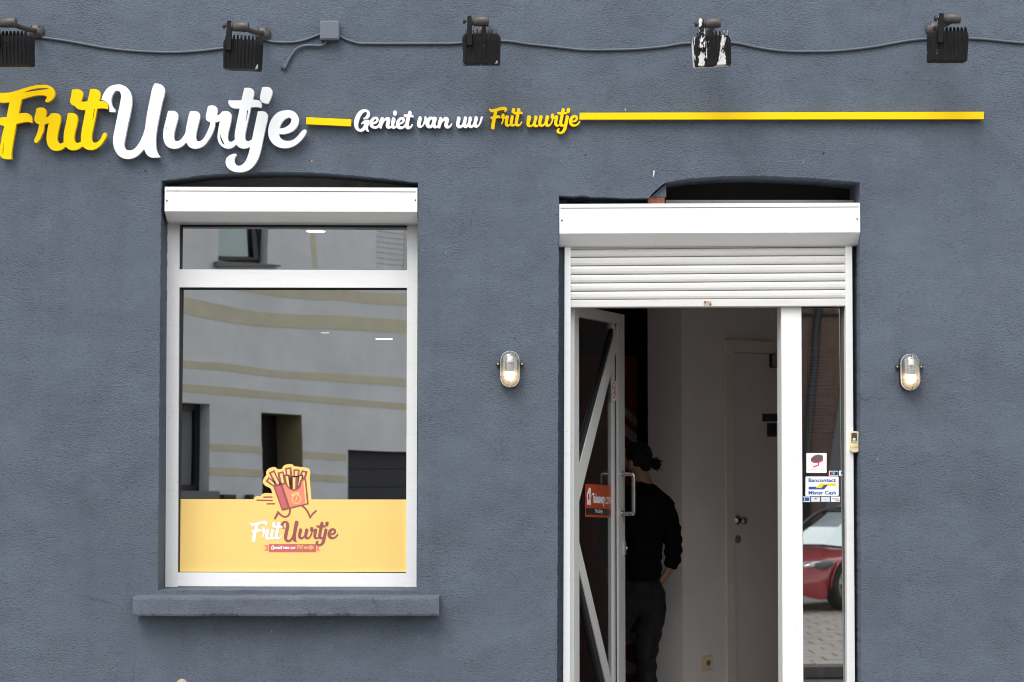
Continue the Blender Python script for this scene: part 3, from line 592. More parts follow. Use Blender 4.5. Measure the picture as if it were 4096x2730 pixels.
# ================================================================== doorway: frame, side light, leaf
YD = .20
df = thing('door_frame', (X(2830, YD), YD, FLOOR), 'white door frame with narrow glazed side light on the right', 'door frame')
fquad('frame_jamb', [(2279, 1180), (2298, 1180), (2294, 3080), (2270, 3080)], YD - .03, .09, M_white, df)
fquad('frame_mullion', [(3125, 1190), (3205, 1190), (3215, 3080), (3132, 3080)], YD - .085, .14, M_white, df)
fquad('frame_jamb', [(3383, 1190), (3400, 1190), (3412, 3080), (3395, 3080)], YD - .02, .08, M_white, df)
fquad('frame_head', [(2279, 1120), (3400, 1120), (3400, 1228), (2279, 1232)], YD + .005, .05, M_white, df)
fquad('gasket', [(3368, 1225), (3383, 1225), (3392, 3080), (3377, 3080)], YD - .070, .05, mat('brown_gasket', (.075, .07, .055), .6), df)
fquad('gasket', [(3203, 1225), (3208, 1225), (3217, 3080), (3211, 3080)], YD - .069, .03, M_gask, df)
FS = pane_frame(3290, 1985, YD - .058)
plate('side_pane', [FS.loop([(3196, 1180), (3386, 1180), (3400, 3060), (3206, 3060)])], FS, 0, 0, M_sglass, df)

# the door leaf, swung inwards on its left edge
PHI = R(70.5); HX, HY, LW = X(2297, YD), YD + .03, .95
LF = Fr((HX, HY, 0), (math.cos(PHI), math.sin(PHI), 0), (0, 0, 1))     # n faces right, towards the opening
lf = thing('door_leaf', (HX, HY, FLOOR), 'white glazed door leaf with diagonal bars standing open inwards', 'door')
def lq(name, q, w0, w1, m, par=lf): return plate(name, [LF.loop(q)], LF, w0, w1, m, par)
zt = LF.px(2316, 1222)[1] ; zb_ = FLOOR + .01
uS0 = LF.px(2316, 1600)[0]; uF0 = LF.px(2473, 1600)[0]
plate('hinge_stile', [rect(-.0, zb_, uS0, zt)], LF, -.05, 0, M_leaf, lf)
plate('free_stile', [rect(uF0, zb_, LW, zt)], LF, -.05, 0, M_leaf, lf)
zr = LF.px(2316, 1266)[1]
plate('top_rail', [rect(uS0, zr, uF0, zt)], LF, -.048, -.002, M_leaf, lf)
plate('bottom_rail', [rect(uS0, zb_, uF0, zb_ + .12)], LF, -.048, -.002, M_leaf, lf)
d1 = [LF.px(2469, 1300), LF.px(2483, 1345), LF.px(2314, 2027), LF.px(2314, 1884)]
d2 = [LF.px(2314, 2147), LF.px(2314, 2257), LF.px(2443, 2800), LF.px(2462, 2775)]
for d in (d1, d2): plate('diagonal_bar', [d], LF, -.045, -.003, M_leaf, lf)
# black glazing gaskets along the diagonals and the free stile
plate('gasket', [[LF.px(2462, 1297), LF.px(2470, 1297), LF.px(2316, 1880), LF.px(2316, 1850)]], LF, -.03, -.008, M_gask, lf)
plate('gasket', [[LF.px(2316, 2262), LF.px(2316, 2310), LF.px(2420, 2790), LF.px(2440, 2795)]], LF, -.03, -.008, M_gask, lf)
plate('gasket', [rect(uF0 - .045, zb_ + .12, uF0, zr)], LF, -.03, -.012, M_gask, lf)
plate('glazing_bead', [rect(uF0 - .075, zb_ + .12, uF0 - .045, zr)], LF, -.04, -.006, M_leaf, lf)
plate('door_pane', [rect(uS0 - .01, zb_ + .1, uF0 + .01, zr + .01)], LF, -.022, -.022, M_dglass, lf)
def handle(side):
    w0 = 0 if side > 0 else -.05
    u = (uF0 + LW) / 2 + .0; zt_, zb2 = LF.px(2488, 1897)[1], LF.px(2488, 2055)[1]
    pts = [LF.pt(u, zt_, w0), LF.pt(u, zt_, w0 + side * .055), LF.pt(u, zt_ - .004, w0 + side * .066), LF.pt(u, zt_ - .02, w0 + side * .07), LF.pt(u, (zt_ + zb2) / 2, w0 + side * .07), LF.pt(u, zb2 + .02, w0 + side * .07), LF.pt(u, zb2 + .004, w0 + side * .066), LF.pt(u, zb2, w0 + side * .055), LF.pt(u, zb2, w0)]
    h = tube('pull_handle', pts, .0125, M_steel, lf, 14, 3)
    for z in (zt_, zb2): lathe('handle_rosette', LF.pt(u, z, w0), LF.n * side, [(0, .017), (.006, .017), (.007, .0125)], M_steel, h, 18)
handle(1); handle(-1)
k = obox('lock_plate', LF, LW - .035, LW + .004, LF.px(2490, 2222)[1], LF.px(2490, 2169)[1], -.04, .006, mat('lock_zinc', (.6, .59, .57), .35, .05, metallic=.6), lf, .002)
lathe('lock_cylinder', LF.pt(LW - .012, LF.px(2490, 2195)[1], .006), LF.n, [(0, .011), (.012, .011), (.013, .009)], M_steel, k, 16)
# stickers on the leaf
M_or = vinyl('sticker_orange', (.40, .055, .012), .4); M_bk = vinyl('sticker_black', (.012, .012, .012), .4)
st = thing('door_sticker', LF.pt(*LF.px(2392, 2070)), 'orange takeaway service sticker with white lettering on the open door', 'sticker')
LG = Fr(LF.pt(0, 0, -.0205), LF.u, LF.v); wS = 0.0
class Bil:
    """unit square stretched over four measured corners (the sticker hangs slightly askew)"""
    def __init__(s, fr, tl, tr, br, bl): s.fr = fr; s.q = [Vector(fr.px(*p)) for p in (tl, tr, br, bl)]
    def pt(s, u, v, w=0.0):
        a_, b_, c_, d_ = s.q; p = a_.lerp(b_, u).lerp(d_.lerp(c_, u), v); return s.fr.pt(p.x, p.y, w)
SB = Bil(LG, (2340, 1936), (2447, 1943), (2444, 2072), (2340, 2068))
plate('sticker_sheet', [[(0, 0), (1, 0), (1, .96), (.95, 1), (0, 1)]], SB, wS, wS + .0006, M_or, st)
plate('sticker_band', [rect(.03, .735, .97, .93)], SB, wS + .0008, wS + .0012, M_bk, st)
house = [(.14, .10), (.175, .135), (.178, .11), (.20, .12), (.205, .27), (.225, .365), (.205, .385), (.205, .64), (.18, .64), (.178, .52), (.16, .52), (.163, .635), (.125, .635), (.125, .52), (.105, .635), (.078, .635), (.078, .39), (.055, .375), (.07, .29)]
plate('sticker_house', [house], SB, wS + .0008, wS + .0012, V_wht, st)
for q in ([(.098, .29), (.14, .29), (.142, .42), (.126, .5), (.112, .5), (.098, .42)], [(.17, .28), (.182, .27), (.184, .5), (.166, .5), (.158, .42)]): plate('house_cutout', [q], SB, wS + .0014, wS + .0018, M_or, st)
text('sticker_text', 'Takeaway', SB, .255, .735, .66, .27, wS + .0014, V_wht, st, .03)
text('sticker_text', '.com', SB, .745, .955, .575, .36, wS + .0014, V_wht, st, -.004)
text('sticker_text', 'Frit-Uurtje', SB, .37, .645, .90, .755, wS + .0016, V_wht, st, .01)
a = LF.px(2449, 1524); b = LF.px(2468, 1603); wS = -.005
ns = thing('door_sticker', LF.pt(b[0], b[1]), 'small white no smoking sticker with red ring beside the door stile', 'sticker')
su2 = lambda t_: a[0] + (b[0] - a[0]) * t_
sv2 = lambda t_: a[1] + (b[1] - a[1]) * t_
plate('sticker_sheet', [rect(a[0], b[1], b[0], a[1])], LF, wS, wS + .0006, V_wht, ns)
M_rr = vinyl('sticker_red', (.55, .03, .04))
el = lambda r: [(su2(.5 + r * .42 * math.cos(q * math.pi / 10)), sv2(.47 + r * .43 * math.sin(q * math.pi / 10))) for q in range(20)]
plate('prohibition_ring', [el(1), el(.82)], LF, wS + .0008, wS + .0012, M_rr, ns)
plate('prohibition_bar', [[(su2(.2), sv2(.25)), (su2(.28), sv2(.2)), (su2(.8), sv2(.7)), (su2(.72), sv2(.75))]], LF, wS + .0014, wS + .0018, M_rr, ns)
plate('cigarette', [[(su2(.35), sv2(.72)), (su2(.5), sv2(.74)), (su2(.68), sv2(.3)), (su2(.55), sv2(.28))]], LF, wS + .0008, wS + .0012, mat('print_grey', (.3, .3, .3), .5), ns)

# stickers on the side light
def sp(name, q, lvl, m, par, n=1): return plate(name, [FS.loop(q)], FS, .001 + .0005 * lvl, .0014 + .0005 * lvl, m, par)
S1 = lambda x, y: (x / 3.135 + 3100, y / 3.135 + 1750)
def srect(x0, y0, x1, y1): return [S1(x0, y0), S1(x1, y0), S1(x1, y1), S1(x0, y1)]
V_dk = vinyl('print_dark_grey', (.09, .09, .10)); V_pink = vinyl('print_pink_red', (.6, .05, .09)); V_blue = vinyl('print_blue', (.02, .07, .32)); V_gold = vinyl('print_yellow', (.88, .58, .02)); V_cyan = vinyl('print_cyan', (.05, .45, .7))
t = thing('pane_sticker', FS.pt(*FS.px(*S1(518, 448))), 'white square camera surveillance sticker on the side light', 'sticker')
sp('sticker_border', srect(386, 192, 652, 452), 0, M_bk, t); sp('sticker_sheet', srect(392, 199, 646, 446), 1, V_wht, t)
sp('camera_outline', [S1(*p) for p in [(452, 262), (490, 228), (540, 214), (600, 228), (603, 296), (545, 326), (480, 322), (450, 300)]], 2, V_pink, t)
sp('camera_body', [S1(*p) for p in [(470, 246), (540, 221), (592, 233), (597, 278), (520, 310), (494, 300)]], 3, V_dk, t)
sp('camera_lens', [S1(468 + 20 * math.cos(q * .628), 280 + 20 * math.sin(q * .628)) for q in range(10)], 4, V_dk, t)
sp('camera_bracket', [S1(*p) for p in stroke([(545, 322), (545, 348), (500, 366), (482, 372)], 16)], 2, V_pink, t)
text('sticker_text', 'Camerabewaking Wet van 21 maart 2007', FS, FS.px(*S1(410, 412))[0], FS.px(*S1(630, 412))[0], FS.px(*S1(410, 413))[1], FS.px(*S1(410, 402))[1], .003, V_dk, t)
t = thing('pane_sticker', FS.pt(*FS.px(*S1(590, 735))), 'white bank card sticker with blue and yellow stripe on the side light', 'sticker')
rr = [S1(*p) for p in [(383, 500), (393, 492), (787, 492), (797, 500), (797, 727), (787, 736), (390, 736), (380, 727)]]
sp('sticker_sheet', rr, 1, V_wht, t)
sp('blue_stripe', [S1(*p) for p in [(421, 619), (510, 619), (575, 635), (612, 598), (664, 598), (614, 654), (421, 654)]], 2, V_blue, t)
sp('yellow_stripe', [S1(*p) for p in [(512, 636), (566, 578), (760, 577), (762, 611), (664, 611), (664, 598), (612, 598), (577, 636)]], 3, V_gold, t)
for s_, y0, y1, x1 in (('Bancontact', 562, 514, 762), ('Mister Cash', 718, 670, 764)):
    text('sticker_text', s_, FS, FS.px(*S1(420, y0))[0], FS.px(*S1(x1, y0))[0], FS.px(*S1(420, y0))[1], FS.px(*S1(420, y1))[1], .003, V_blue, t, .022)
cards = [((672, 418, 794, 487), 'small card logo sticker with red and blue discs above the bank sticker', 'discs'), ((798, 414, 890, 486), 'small white card logo sticker against the right jamb', 'bars'),
         ((323, 738, 443, 815), 'dark blue card logo sticker, leftmost under the bank sticker', 'blue'), ((447, 742, 568, 814), 'pale card logo sticker with round mark under the bank sticker', 'ring'),
         ((573, 742, 692, 814), 'almost blank pale card sticker, third in the row', 'blank'), ((697, 740, 818, 813), 'white card logo sticker with orange wedge, rightmost of the row', 'wedge')]
for (x0, y0, x1, y1), lab, kind in cards:
    t = thing('card_sticker', FS.pt(*FS.px(*S1((x0 + x1) / 2, y1))), lab, 'sticker', 'card logo stickers')
    sp('sticker_border', srect(x0, y0, x1, y1), 0, V_dk, t); sp('sticker_sheet', srect(x0 + 5, y0 + 5, x1 - 5, y1 - 5), 1, vinyl('print_pale', (.6, .62, .7)) if kind in ('ring', 'blank') else V_wht, t)
    if kind == 'discs':
        sp('print_panel', srect(x0 + 14, y0 + 12, x1 - 8, y1 - 12), 2, M_bk, t)
        for cx, m_ in ((x0 + 40, M_rr), (x0 + 66, V_cyan)): sp('print_disc', [S1(cx + 17 * math.cos(q * .628), (y0 + y1) / 2 + 17 * math.sin(q * .628)) for q in range(10)], 3 if m_ is M_rr else 4, m_, t)
    elif kind == 'bars':
        for i, m_ in enumerate((V_blue, M_rr, mat('print_green', (.03, .25, .06), .4))): sp('print_bar', srect(x0 + 28 + i * 20, y0 + 14, x0 + 45 + i * 20, y1 - 18), 2, m_, t)
    elif kind == 'blue':
        sp('print_panel', srect(x0 + 10, y0 + 14, x0 + 42, y1 - 14), 2, V_blue, t); sp('print_panel', srect(x0 + 48, y0 + 16, x1 - 12, y1 - 16), 2, V_blue, t)
    elif kind == 'ring': sp('print_ring', [S1((x0 + x1) / 2 + 16 * math.cos(q * .628), y0 + 26 + 12 * math.sin(q * .628)) for q in range(10)], 2, mat('print_slate', (.2, .24, .34), .4), t)
    elif kind == 'blank': sp('print_tick', [S1(*p) for p in stroke([(x0 + 55, y0 + 45), (x0 + 66, y0 + 30)], 6)], 2, mat('print_slate', (.2, .24, .34), .4), t)
    else:
        sp('print_wedge', [S1(x0 + 45, y1 - 14), S1(x1 - 12, y0 + 40), S1(x1 - 12, y1 - 14)], 2, mat('print_orange', (.8, .17, .03), .4), t)
        sp('print_bar', srect(x0 + 16, y0 + 26, x1 - 25, y0 + 38), 2, mat('print_slate', (.2, .24, .34), .4), t)
# posters hanging behind the side light
M_pap = mat('dim_paper', (.75, .62, .5), .8, .1, 9)
for i, (x0, y0, x1, y1, lab) in enumerate(((3221, 1385, 3349, 1557, 'upper framed price list poster behind the side light'), (3224, 1562, 3352, 1745, 'lower framed price list poster behind the side light'))):
    fp = F(YD + .06); u0, v0 = fp.px(x0, y1); u1, v1 = fp.px(x1, y0)
    t = thing('poster', (u0 / 2 + u1 / 2, YD + .06, v0), lab, 'poster')
    plate('poster_sheet', [rect(u0, v0, u1, v1)], fp, 0, .001, M_pap, t)
    dx, dz = (u1 - u0), (v1 - v0)
    plate('poster_border', [rect(u0 + dx * .06, v0 + dz * .06, u1 - dx * .08, v1 - dz * .1), rect(u0 + dx * .09, v0 + dz * .085, u1 - dx * .11, v1 - dz * .12)], fp, .0015, .002, mat('print_navy', (.03, .035, .05), .6), t)
    plate('poster_logo', [rect(u0 + dx * .66, v1 - dz * .16, u1 - dx * .12, v1 - dz * .07)], fp, .0025, .003, M_rr, t)
    for r_ in range(9):
        plate('poster_line', [rect(u0 + dx * .15, v0 + dz * (.16 + .07 * r_), u0 + dx * random.uniform(.55, .82), v0 + dz * (.185 + .07 * r_))], fp, .0015, .002, mat('print_brown', (.16, .12, .1), .7), t)

# door bell on the right reveal edge
t = thing('door_bell', P(3420, 1806, -.004), 'small cream door bell with dark window beside the right jamb', 'door bell')
M_crm = mat('cream_plastic', (.78, .66, .42), .4, .06, 8)
fbell = F(.05); q = lambda x, y: (x / 12.06 + 3380, y / 12.06 + 1700)
plate('bell_body', [fbell.loop(smoothloop([q(255, 375) + (1,), q(340, 320), q(500, 305), q(640, 340), q(680, 380), q(690, 1200), q(640, 1280, ), q(320, 1280), q(255, 1220) + (1,)], 4))], fbell, -.03, 0, M_crm, t)
plate('bell_window', [fbell.loop([q(305, 410), q(440, 390), q(570, 408), q(575, 860), q(305, 860)])], fbell, .0004, .0014, mat('bell_dark_window', (.07, .065, .06), .35), t)
lathe('bell_button', fbell.pt(*fbell.px(*q(445, 720)), .001), fbell.n, [(0, .0085), (.003, .0085), (.004, .006)], mat('bell_button', (.6, .6, .56), .35), t, 16)
plate('bell_name_slot', [fbell.loop([q(325, 795), q(580, 795), q(580, 855), q(325, 855)])], fbell, .0018, .003, M_crm, t)
plate('bell_band', [fbell.loop([q(255, 1050), q(420, 1050), q(490, 1015), q(685, 1015), q(685, 1085), q(490, 1090), q(400, 1125), q(255, 1125)])], fbell, .0004, .0012, mat('bell_tan', (.7, .5, .28), .4), t)

# ================================================================== lamps on the wall
M_brass = mat('brass_wire', (.45, .36, .2), .35, .2, 60, metallic=.8)
M_wire = mat('steel_wire', (.45, .44, .42), .35, .2, 60, metallic=.8)
M_sock = mat('white_socket', (.8, .79, .77), .4, .03)
M_bulb = emit('lit_bulb', (1.0, .72, .42), 5.0)
def bulkhead(x0, y0, x1, y1, lean, label, lug):
    Yb = 0.0; f = F(0)
    u0, v1 = f.px(x0, y0); u1, v0 = f.px(x1, y1); cx, cz = (u0 + u1) / 2, (v0 + v1) / 2; hw, hh = (u1 - u0) / 2, (v1 - v0) / 2
    t = thing('bulkhead_lamp', (cx, 0, v0), label, 'wall lamp', 'caged oval wall lamps beside the door')
    def stad(s_, n=14):
        w_, h_ = hw * s_ if s_ > 0 else 1e-4, hh - hw + hw * s_; st_ = h_ - w_
        return [(cx + w_ * math.cos(a_), cz + st_ + w_ * math.sin(a_)) for a_ in [math.pi * i / n for i in range(n + 1)]] + [(cx + w_ * math.cos(a_), cz - st_ + w_ * math.sin(a_)) for a_ in [math.pi + math.pi * i / n for i in range(n + 1)]]
    def shell(name, rings, m, smooth=True, close=True):
        vs, fs_ = [], []; n = len(stad(1))
        for s_, d in rings: vs += [f.pt(p[0], p[1], d) for p in stad(s_)]
        for i in range(len(rings) - 1):
            for k_ in range(n): fs_.append([i * n + k_, i * n + (k_ + 1) % n, (i + 1) * n + (k_ + 1) % n, (i + 1) * n + k_])
        if close: fs_.append([(len(rings) - 1) * n + k_ for k_ in range(n)])
        return mk(name, vs, fs_, m, t, smooth)
    shell('lamp_base', [(1.04, 0), (1.04, .024), (1.0, .028), (.5, .028)], M_blackp, False)
    shell('lamp_gasket', [(1.0, .0285), (1.0, .033), (.9, .033), (.9, .0285)], mat('pale_gasket', (.55, .55, .54), .4), False, False)
    shell('lamp_reflector', [(.9, .0288), (.9, .031), (.3, .031)], mat('lamp_reflector_grey', (.34, .335, .33), .5, .1, 40), False)
    shell('lamp_glass', [(.93, .032), (.92, .055), (.86, .07), (.7, .08), (.45, .086), (.15, .088)], M_lglass)
    for k_ in range(26):      # moulded ribs of the glass
        a_ = k_ / 26; ring_ = stad(.9, 40); i = int(a_ * len(ring_)); p_, q_ = Vector(stad(.93, 40)[i]), Vector(stad(.70, 40)[i])
        tube('glass_rib', [f.pt(p_.x, p_.y, .045), f.pt(*(p_ * .7 + q_ * .3), .07), f.pt(q_.x, q_.y, .079)], .0011, mat('rib_glass', (.5, .5, .51), .25), t, 5, 1)
    for s_ in (-1, 1):
        lg = box('fixing_lug', cx + s_ * hw * 1.04 - (.018 if s_ < 0 else 0), cx + s_ * hw * 1.04 + (.018 if s_ > 0 else 0), -.018, -.001, cz + hh * lug - .009, cz + hh * lug + .009, M_blackp, t, .002)
        lathe('lug_screw', (cx + s_ * (hw * 1.04 + .010), -.018, cz + hh * lug), (0, -1, 0), [(0, .006), (.002, .005)], M_brass, lg, 10)
    for zz, m_ in ((.42, M_brass), (-.42, M_wire)):
        z_ = cz + hh * zz
        tube('cage_wire', [(cx - hw * 1.1, -.028, z_ + .003), (cx - hw * .98, -.06, z_ + .002), (cx - hw * .8, -.086, z_), (cx, -.096, z_), (cx + hw * .8, -.086, z_ - .002), (cx + hw * .98, -.06, z_ - .003), (cx + hw * 1.1, -.028, z_ - .003)], .0014, m_, t, 6, 4)
    tube('cage_wire', [(cx + lean * .3, -.02, cz + hh * 1.03), (cx + lean * .25, -.08, cz + hh * .9), (cx, -.1, cz + hh * .4), (cx - lean, -.1, cz - hh * .4), (cx - lean * 1.5, -.08, cz - hh * .9), (cx - lean * 1.5, -.02, cz - hh * 1.03)], .0015, M_wire, t, 6, 4)
    yb = -.052; zt_ = cz + hh * .70
    lathe('lamp_holder', (cx, yb, zt_), (0, 0, -1), [(0, .010), (.004, .0148), (.022, .0158), (.024, .0175), (.034, .0185), (.036, .017)], M_sock, t, 20)
    lathe('bulb_collar', (cx, yb, zt_ - .038), (0, 0, -1), [(0, .0165), (.01, .0175), (.034, .0185), (.040, .0205)], M_sock, t, 20)
    lathe('bulb_globe', (cx, yb, zt_ - .078), (0, 0, -1), [(0, .0205), (.006, .0235), (.014, .0250), (.022, .0245), (.031, .021), (.038, .014), (.042, .004)], M_bulb, t, 20)
bulkhead(2002, 1405, 2078, 1551, .004, 'lit oval caged lamp on the wall between window and doorway', .27)
bulkhead(3596, 1417, 3673, 1563, 0, 'lit oval caged lamp on the wall right of the doorway', .29)

# ================================================================== flood lights, cables, junction box
def peel(name, lo, seed):
    t = NT(name)
    mp_ = t.mapping(scale=(1.3, 1, .55)); mp_n = mp_.node; mp_n.inputs['Location'].default_value = (seed, seed * 2, seed * 3)
    base = t.ramp(t.noise(24, 5, .6), [(.3, (.008, .0077, .0085)), (.7, (.017, .0158, .0172))])
    f = t.ramp(t.noise(14, 6, .62, mp_), [(lo, 0.0), (lo + .012, 1.0)])
    t.set(Base_Color=t.mix(f, base, (.75, .73, .74)), Roughness=.6, Specular_IOR_Level=.2, Normal=t.bump(f, .4, -.001)); return t.m
M_arm = mat('sensor_grey', (.058, .054, .051), .5, .15, 30); M_brn = mat('arm_brown', (.06, .04, .037), .55, .1)
def floodlight(hx, hy, bx, by, rot, lo, label, seed, w=.182, h=.172):
    """hx, hy: px of the housing centre; bx, by: px of the wall mount"""
    m = peel('flaking_paint', lo, seed)
    Yh = -.27; c0 = P(hx, hy, Yh); t = thing('flood_light', c0 - Vector((0, 0, h / 2)), label, 'flood light', 'black flood lights along the sign')
    tilt = R(9)
    Rm = Matrix.Rotation(R(rot), 4, 'Y') @ Matrix.Rotation(tilt, 4, 'X')
    def T(x, y, z): return c0 + (Rm @ Vector((x, y, z)))
    def tb(name, pts, fs_, mm, par=t, sm=False): return mk(name, [T(*p) for p in pts], fs_, mm, par, sm)
    # housing: back shell (towards the viewer) chamfered at top and sides, open front to the wall
    W, H = w / 2, h / 2
    prof = [(-.98, -1.0, .02), (-1, .55, .02), (-.9, .80, .0), (.9, .80, .0), (1, .55, .02), (.98, -1, .02)]
    bm = bmesh.new()
    lay = [(.055, 1.04, 1.0), (.02, 1.0, .98), (-.035, .95, .94), (-.048, .90, .90)]      # depth (towards wall +), scale
    out2 = [(-.97, -.93), (-.90, -1.0), (.90, -1.0), (.97, -.93), (1.0, .50), (.95, .70), (.86, .78), (-.86, .78), (-.95, .70), (-1.0, .50)]
    rings = [[bm.verts.new(T(p[0] * W * sx, d, p[1] * H * sz)) for p in out2] for d, sx, sz in lay]
    n = len(out2)
    for i in range(len(rings) - 1):
        for k_ in range(n): bm.faces.new([rings[i][k_], rings[i][(k_ + 1) % n], rings[i + 1][(k_ + 1) % n], rings[i + 1][k_]])
    bm.faces.new(rings[-1]); bm.faces.new(rings[0][::-1])
    bm_obj('housing', bm, m, t)
    tb('front_glass', [(-W * .9, .0562, -H * .85), (W * .9, .0562, -H * .85), (W * .9, .0562, H * .65), (-W * .9, .0562, H * .65)], [[0, 1, 2, 3]], mat('lamp_lens', (.05, .05, .055), .1))
    for k_ in range(9):        # cooling fins
        x = -W * .80 + k_ * W * 1.6 / 8; d = .0016
        pts = [(x, -.052, -H * .9), (x, -.056, H * .35), (x, -.050, H * .80), (x, -.035, H * .96), (x, -.01, H * .98), (x, .0, H * .75)]
        vs = [(p[0] - d, p[1], p[2]) for p in pts] + [(p[0] + d, p[1], p[2]) for p in pts]; q_ = len(pts)
        tb('fin', vs, [list(range(q_)), [q_ + i for i in range(q_)][::-1]] + [[i, (i + 1) % q_, q_ + (i + 1) % q_, q_ + i] for i in range(q_)], m)
    # bracket on the left, joint cylinder above, knob
    bx_ = -W * .62; zc = H * .86 + .048
    def pl(name, pts, d0, d1, mm):
        vs = [(p[0], d0, p[1]) for p in pts] + [(p[0], d1, p[1]) for p in pts]; q_ = len(pts)
        return tb(name, vs, [list(range(q_)), [q_ + i for i in range(q_)][::-1]] + [[i, (i + 1) % q_, q_ + (i + 1) % q_, q_ + i] for i in range(q_)], mm)
    pl('bracket', [(bx_ - .012, H * .1), (bx_ + .013, H * .1), (bx_ + .014, zc + .015), (bx_ + .008, zc + .025), (bx_ - .006, zc + .025), (bx_ - .010, zc + .015)], -.066, -.046, m)
    ax = (Rm @ Vector((1, 0, 0)))
    lathe('joint_cylinder', T(bx_ + .012, -.052, zc), ax, [(0, .022), (.004, .022), (.0045, .0185), (.008, .0185), (.0085, .0245), (.078, .0245), (.082, .022), (.083, .001)], M_arm, t, 24)
    kn = lathe('knob', T(bx_ - .012, -.054, zc), -ax, [(0, .004), (.006, .004), (.0065, .013), (.017, .013), (.018, .011), (.018, .001)], M_blackp, t, 12, False)
    pb = P(bx, by, 0)
    lathe('wall_mount', pb, (0, -1, 0), [(0, .040), (.008, .040), (.020, .036), (.032, .024), (.037, .008), (.0375, .001)], M_arm, t, 24)
    for q_ in range(4):
        a_ = R(45 + 90 * q_); lathe('mount_screw_hole', pb + Vector((.026 * math.cos(a_), -.0295, .026 * math.sin(a_))), (0, -1, 0), [(0, .0045), (.002, .0045)], M_hole, t, 10, False)
    je = T(bx_ + .07, -.045, zc - .004)
    tube('arm', [pb + Vector((0, -.025, 0)), pb.lerp(je, .5) + Vector((0, 0, -.004)), je], .0125, M_brn, t, 12, 4)
floodlight(50, 196, 147, 128, 0, .66, 'black flood light cut off by the left edge of the photo', 1.3)
floodlight(968, 212, 1053, 138, 2.5, .645, 'black flood light between the big lettering and the junction box', 3.1)
floodlight(1925, 190, 1936, 128, 0, .65, 'black flood light above the small lettering, third from the left', 5.7)
floodlight(2850, 198, 2832, 130, -3.5, .515, 'flood light with most of its black paint flaked to white', 9.2)
floodlight(3795, 180, 3732, 118, 0, .665, 'black flood light at the right end of the cable', 12.4)

S6 = lambda x, y: (x / 3.3614 + 800, y / 3.3614 + 30)
S7 = lambda x, y: (x / 3.3614 + 1750, y / 3.3614 + 30)
S8 = lambda x, y: (x / 3.3614 + 2650, y / 3.3614 + 30)
S9 = lambda x, y: (x / 4.744 + 3600, y / 4.744 + 30)
runs = [([(165, 150), (250, 162), (330, 176), (420, 192), (520, 203), (620, 209), (700, 210), (790, 205), (880, 195), (940, 187), (1040, 163)], 'grey cable sagging from the leftmost flood light to the second one'),
        ([S6(*p) for p in [(890, 440), (920, 450), (1000, 465), (1200, 472), (1350, 455), (1480, 415), (1625, 360)]], 'short grey cable from the second flood light to the junction box'),
        ([S6(*p) for p in [(1850, 372), (1880, 385), (1960, 430), (2100, 475), (2250, 488)]] + [S7(*p) for p in [(0, 488), (170, 488), (340, 475), (560, 440)]], 'grey cable from the junction box to the middle flood light'),
        ([S7(*p) for p in [(640, 430), (840, 450), (1000, 460), (1200, 492), (1400, 512), (1700, 545), (1900, 568), (2100, 575), (2353, 572)]] + [(2550, 197)] + [S8(*p) for p in [(0, 530), (100, 515), (250, 490), (400, 480), (600, 455)]], 'grey cable from the middle flood light to the flaked one'),
        ([S8(*p) for p in [(640, 450), (930, 475), (1050, 490), (1250, 535), (1500, 575), (1700, 592), (2000, 595), (2353, 585)]] + [(3480, 190)] + [S9(*p) for p in [(0, 660), (150, 635), (350, 610), (540, 595), (640, 560)]], 'grey cable from the flaked flood light to the rightmost one'),
        ([S9(*p) for p in [(640, 560), (1000, 575), (1285, 590), (1600, 605), (2000, 645), (2353, 675)]] + [(4250, 178), (4500, 150)], 'grey cable leaving the rightmost flood light for the edge')]
for pts, lab in runs:
    o = tube('power_cable', [P(x, y, -.008) for x, y in pts], .0068, M_cable, None, 10, 5); tag(o, lab, 'cable', 'cables between the flood lights')
ct = thing('power_cable', P(1140, 275, 0), 'grey twin cable curling from the junction box into a hole', 'cable')
tube('cable_strand', [P(*S6(*p), -.012) for p in [(1700, 440), (1690, 470), (1665, 502), (1600, 518), (1480, 512), (1370, 525), (1290, 570), (1220, 660), (1165, 765), (1135, 825)]] + [P(*S6(1128, 838), .02)], .0068, M_cable, ct, 10, 5)
tube('cable_strand', [P(*S6(*p), -.006) for p in [(1235, 640), (1190, 690), (1145, 755), (1112, 810)]] + [P(*S6(1105, 822), .02)], .0068, M_cable, ct, 10, 5)
jb = thing('junction_box', P(1318, 160, -.03), 'square grey painted junction box on the cable above the sign', 'junction box')
a, b = P(1279, 83, -.045), P(1357, 160, -.045)
def rrect(x0, z0, x1, z1, r, n=4):
    out = []
    for cx_, cz2, a0 in ((x1 - r, z1 - r, 0), (x0 + r, z1 - r, 90), (x0 + r, z0 + r, 180), (x1 - r, z0 + r, 270)):
        out += [(cx_ + r * math.cos(R(a0 + 90 * i / n)), cz2 + r * math.sin(R(a0 + 90 * i / n))) for i in range(n + 1)]
    return out
def soft_box(name, x0, z0, x1, z1, r, d0, d1, ch, m, par):
    rings = [(rrect(x0, z0, x1, z1, r), d0), (rrect(x0, z0, x1, z1, r), d1 - ch), (rrect(x0 + ch * .3, z0 + ch * .3, x1 - ch * .3, z1 - ch * .3, r * .96), d1 - ch * .3), (rrect(x0 + ch, z0 + ch, x1 - ch, z1 - ch, r * .9), d1)]
    vs, fs_ = [], []; n = len(rings[0][0])
    for lp, d in rings: vs += [F0.pt(p[0], p[1], d) for p in lp]
    for i in range(3):
        for k in range(n): fs_.append([i * n + k, i * n + (k + 1) % n, (i + 1) * n + (k + 1) % n, (i + 1) * n + k])
    fs_.append([3 * n + k for k in range(n)]); return mk(name, vs, fs_, m, par)
soft_box('box_body', a.x, b.z, b.x, a.z, .011, 0, .045, .004, M_box, jb)
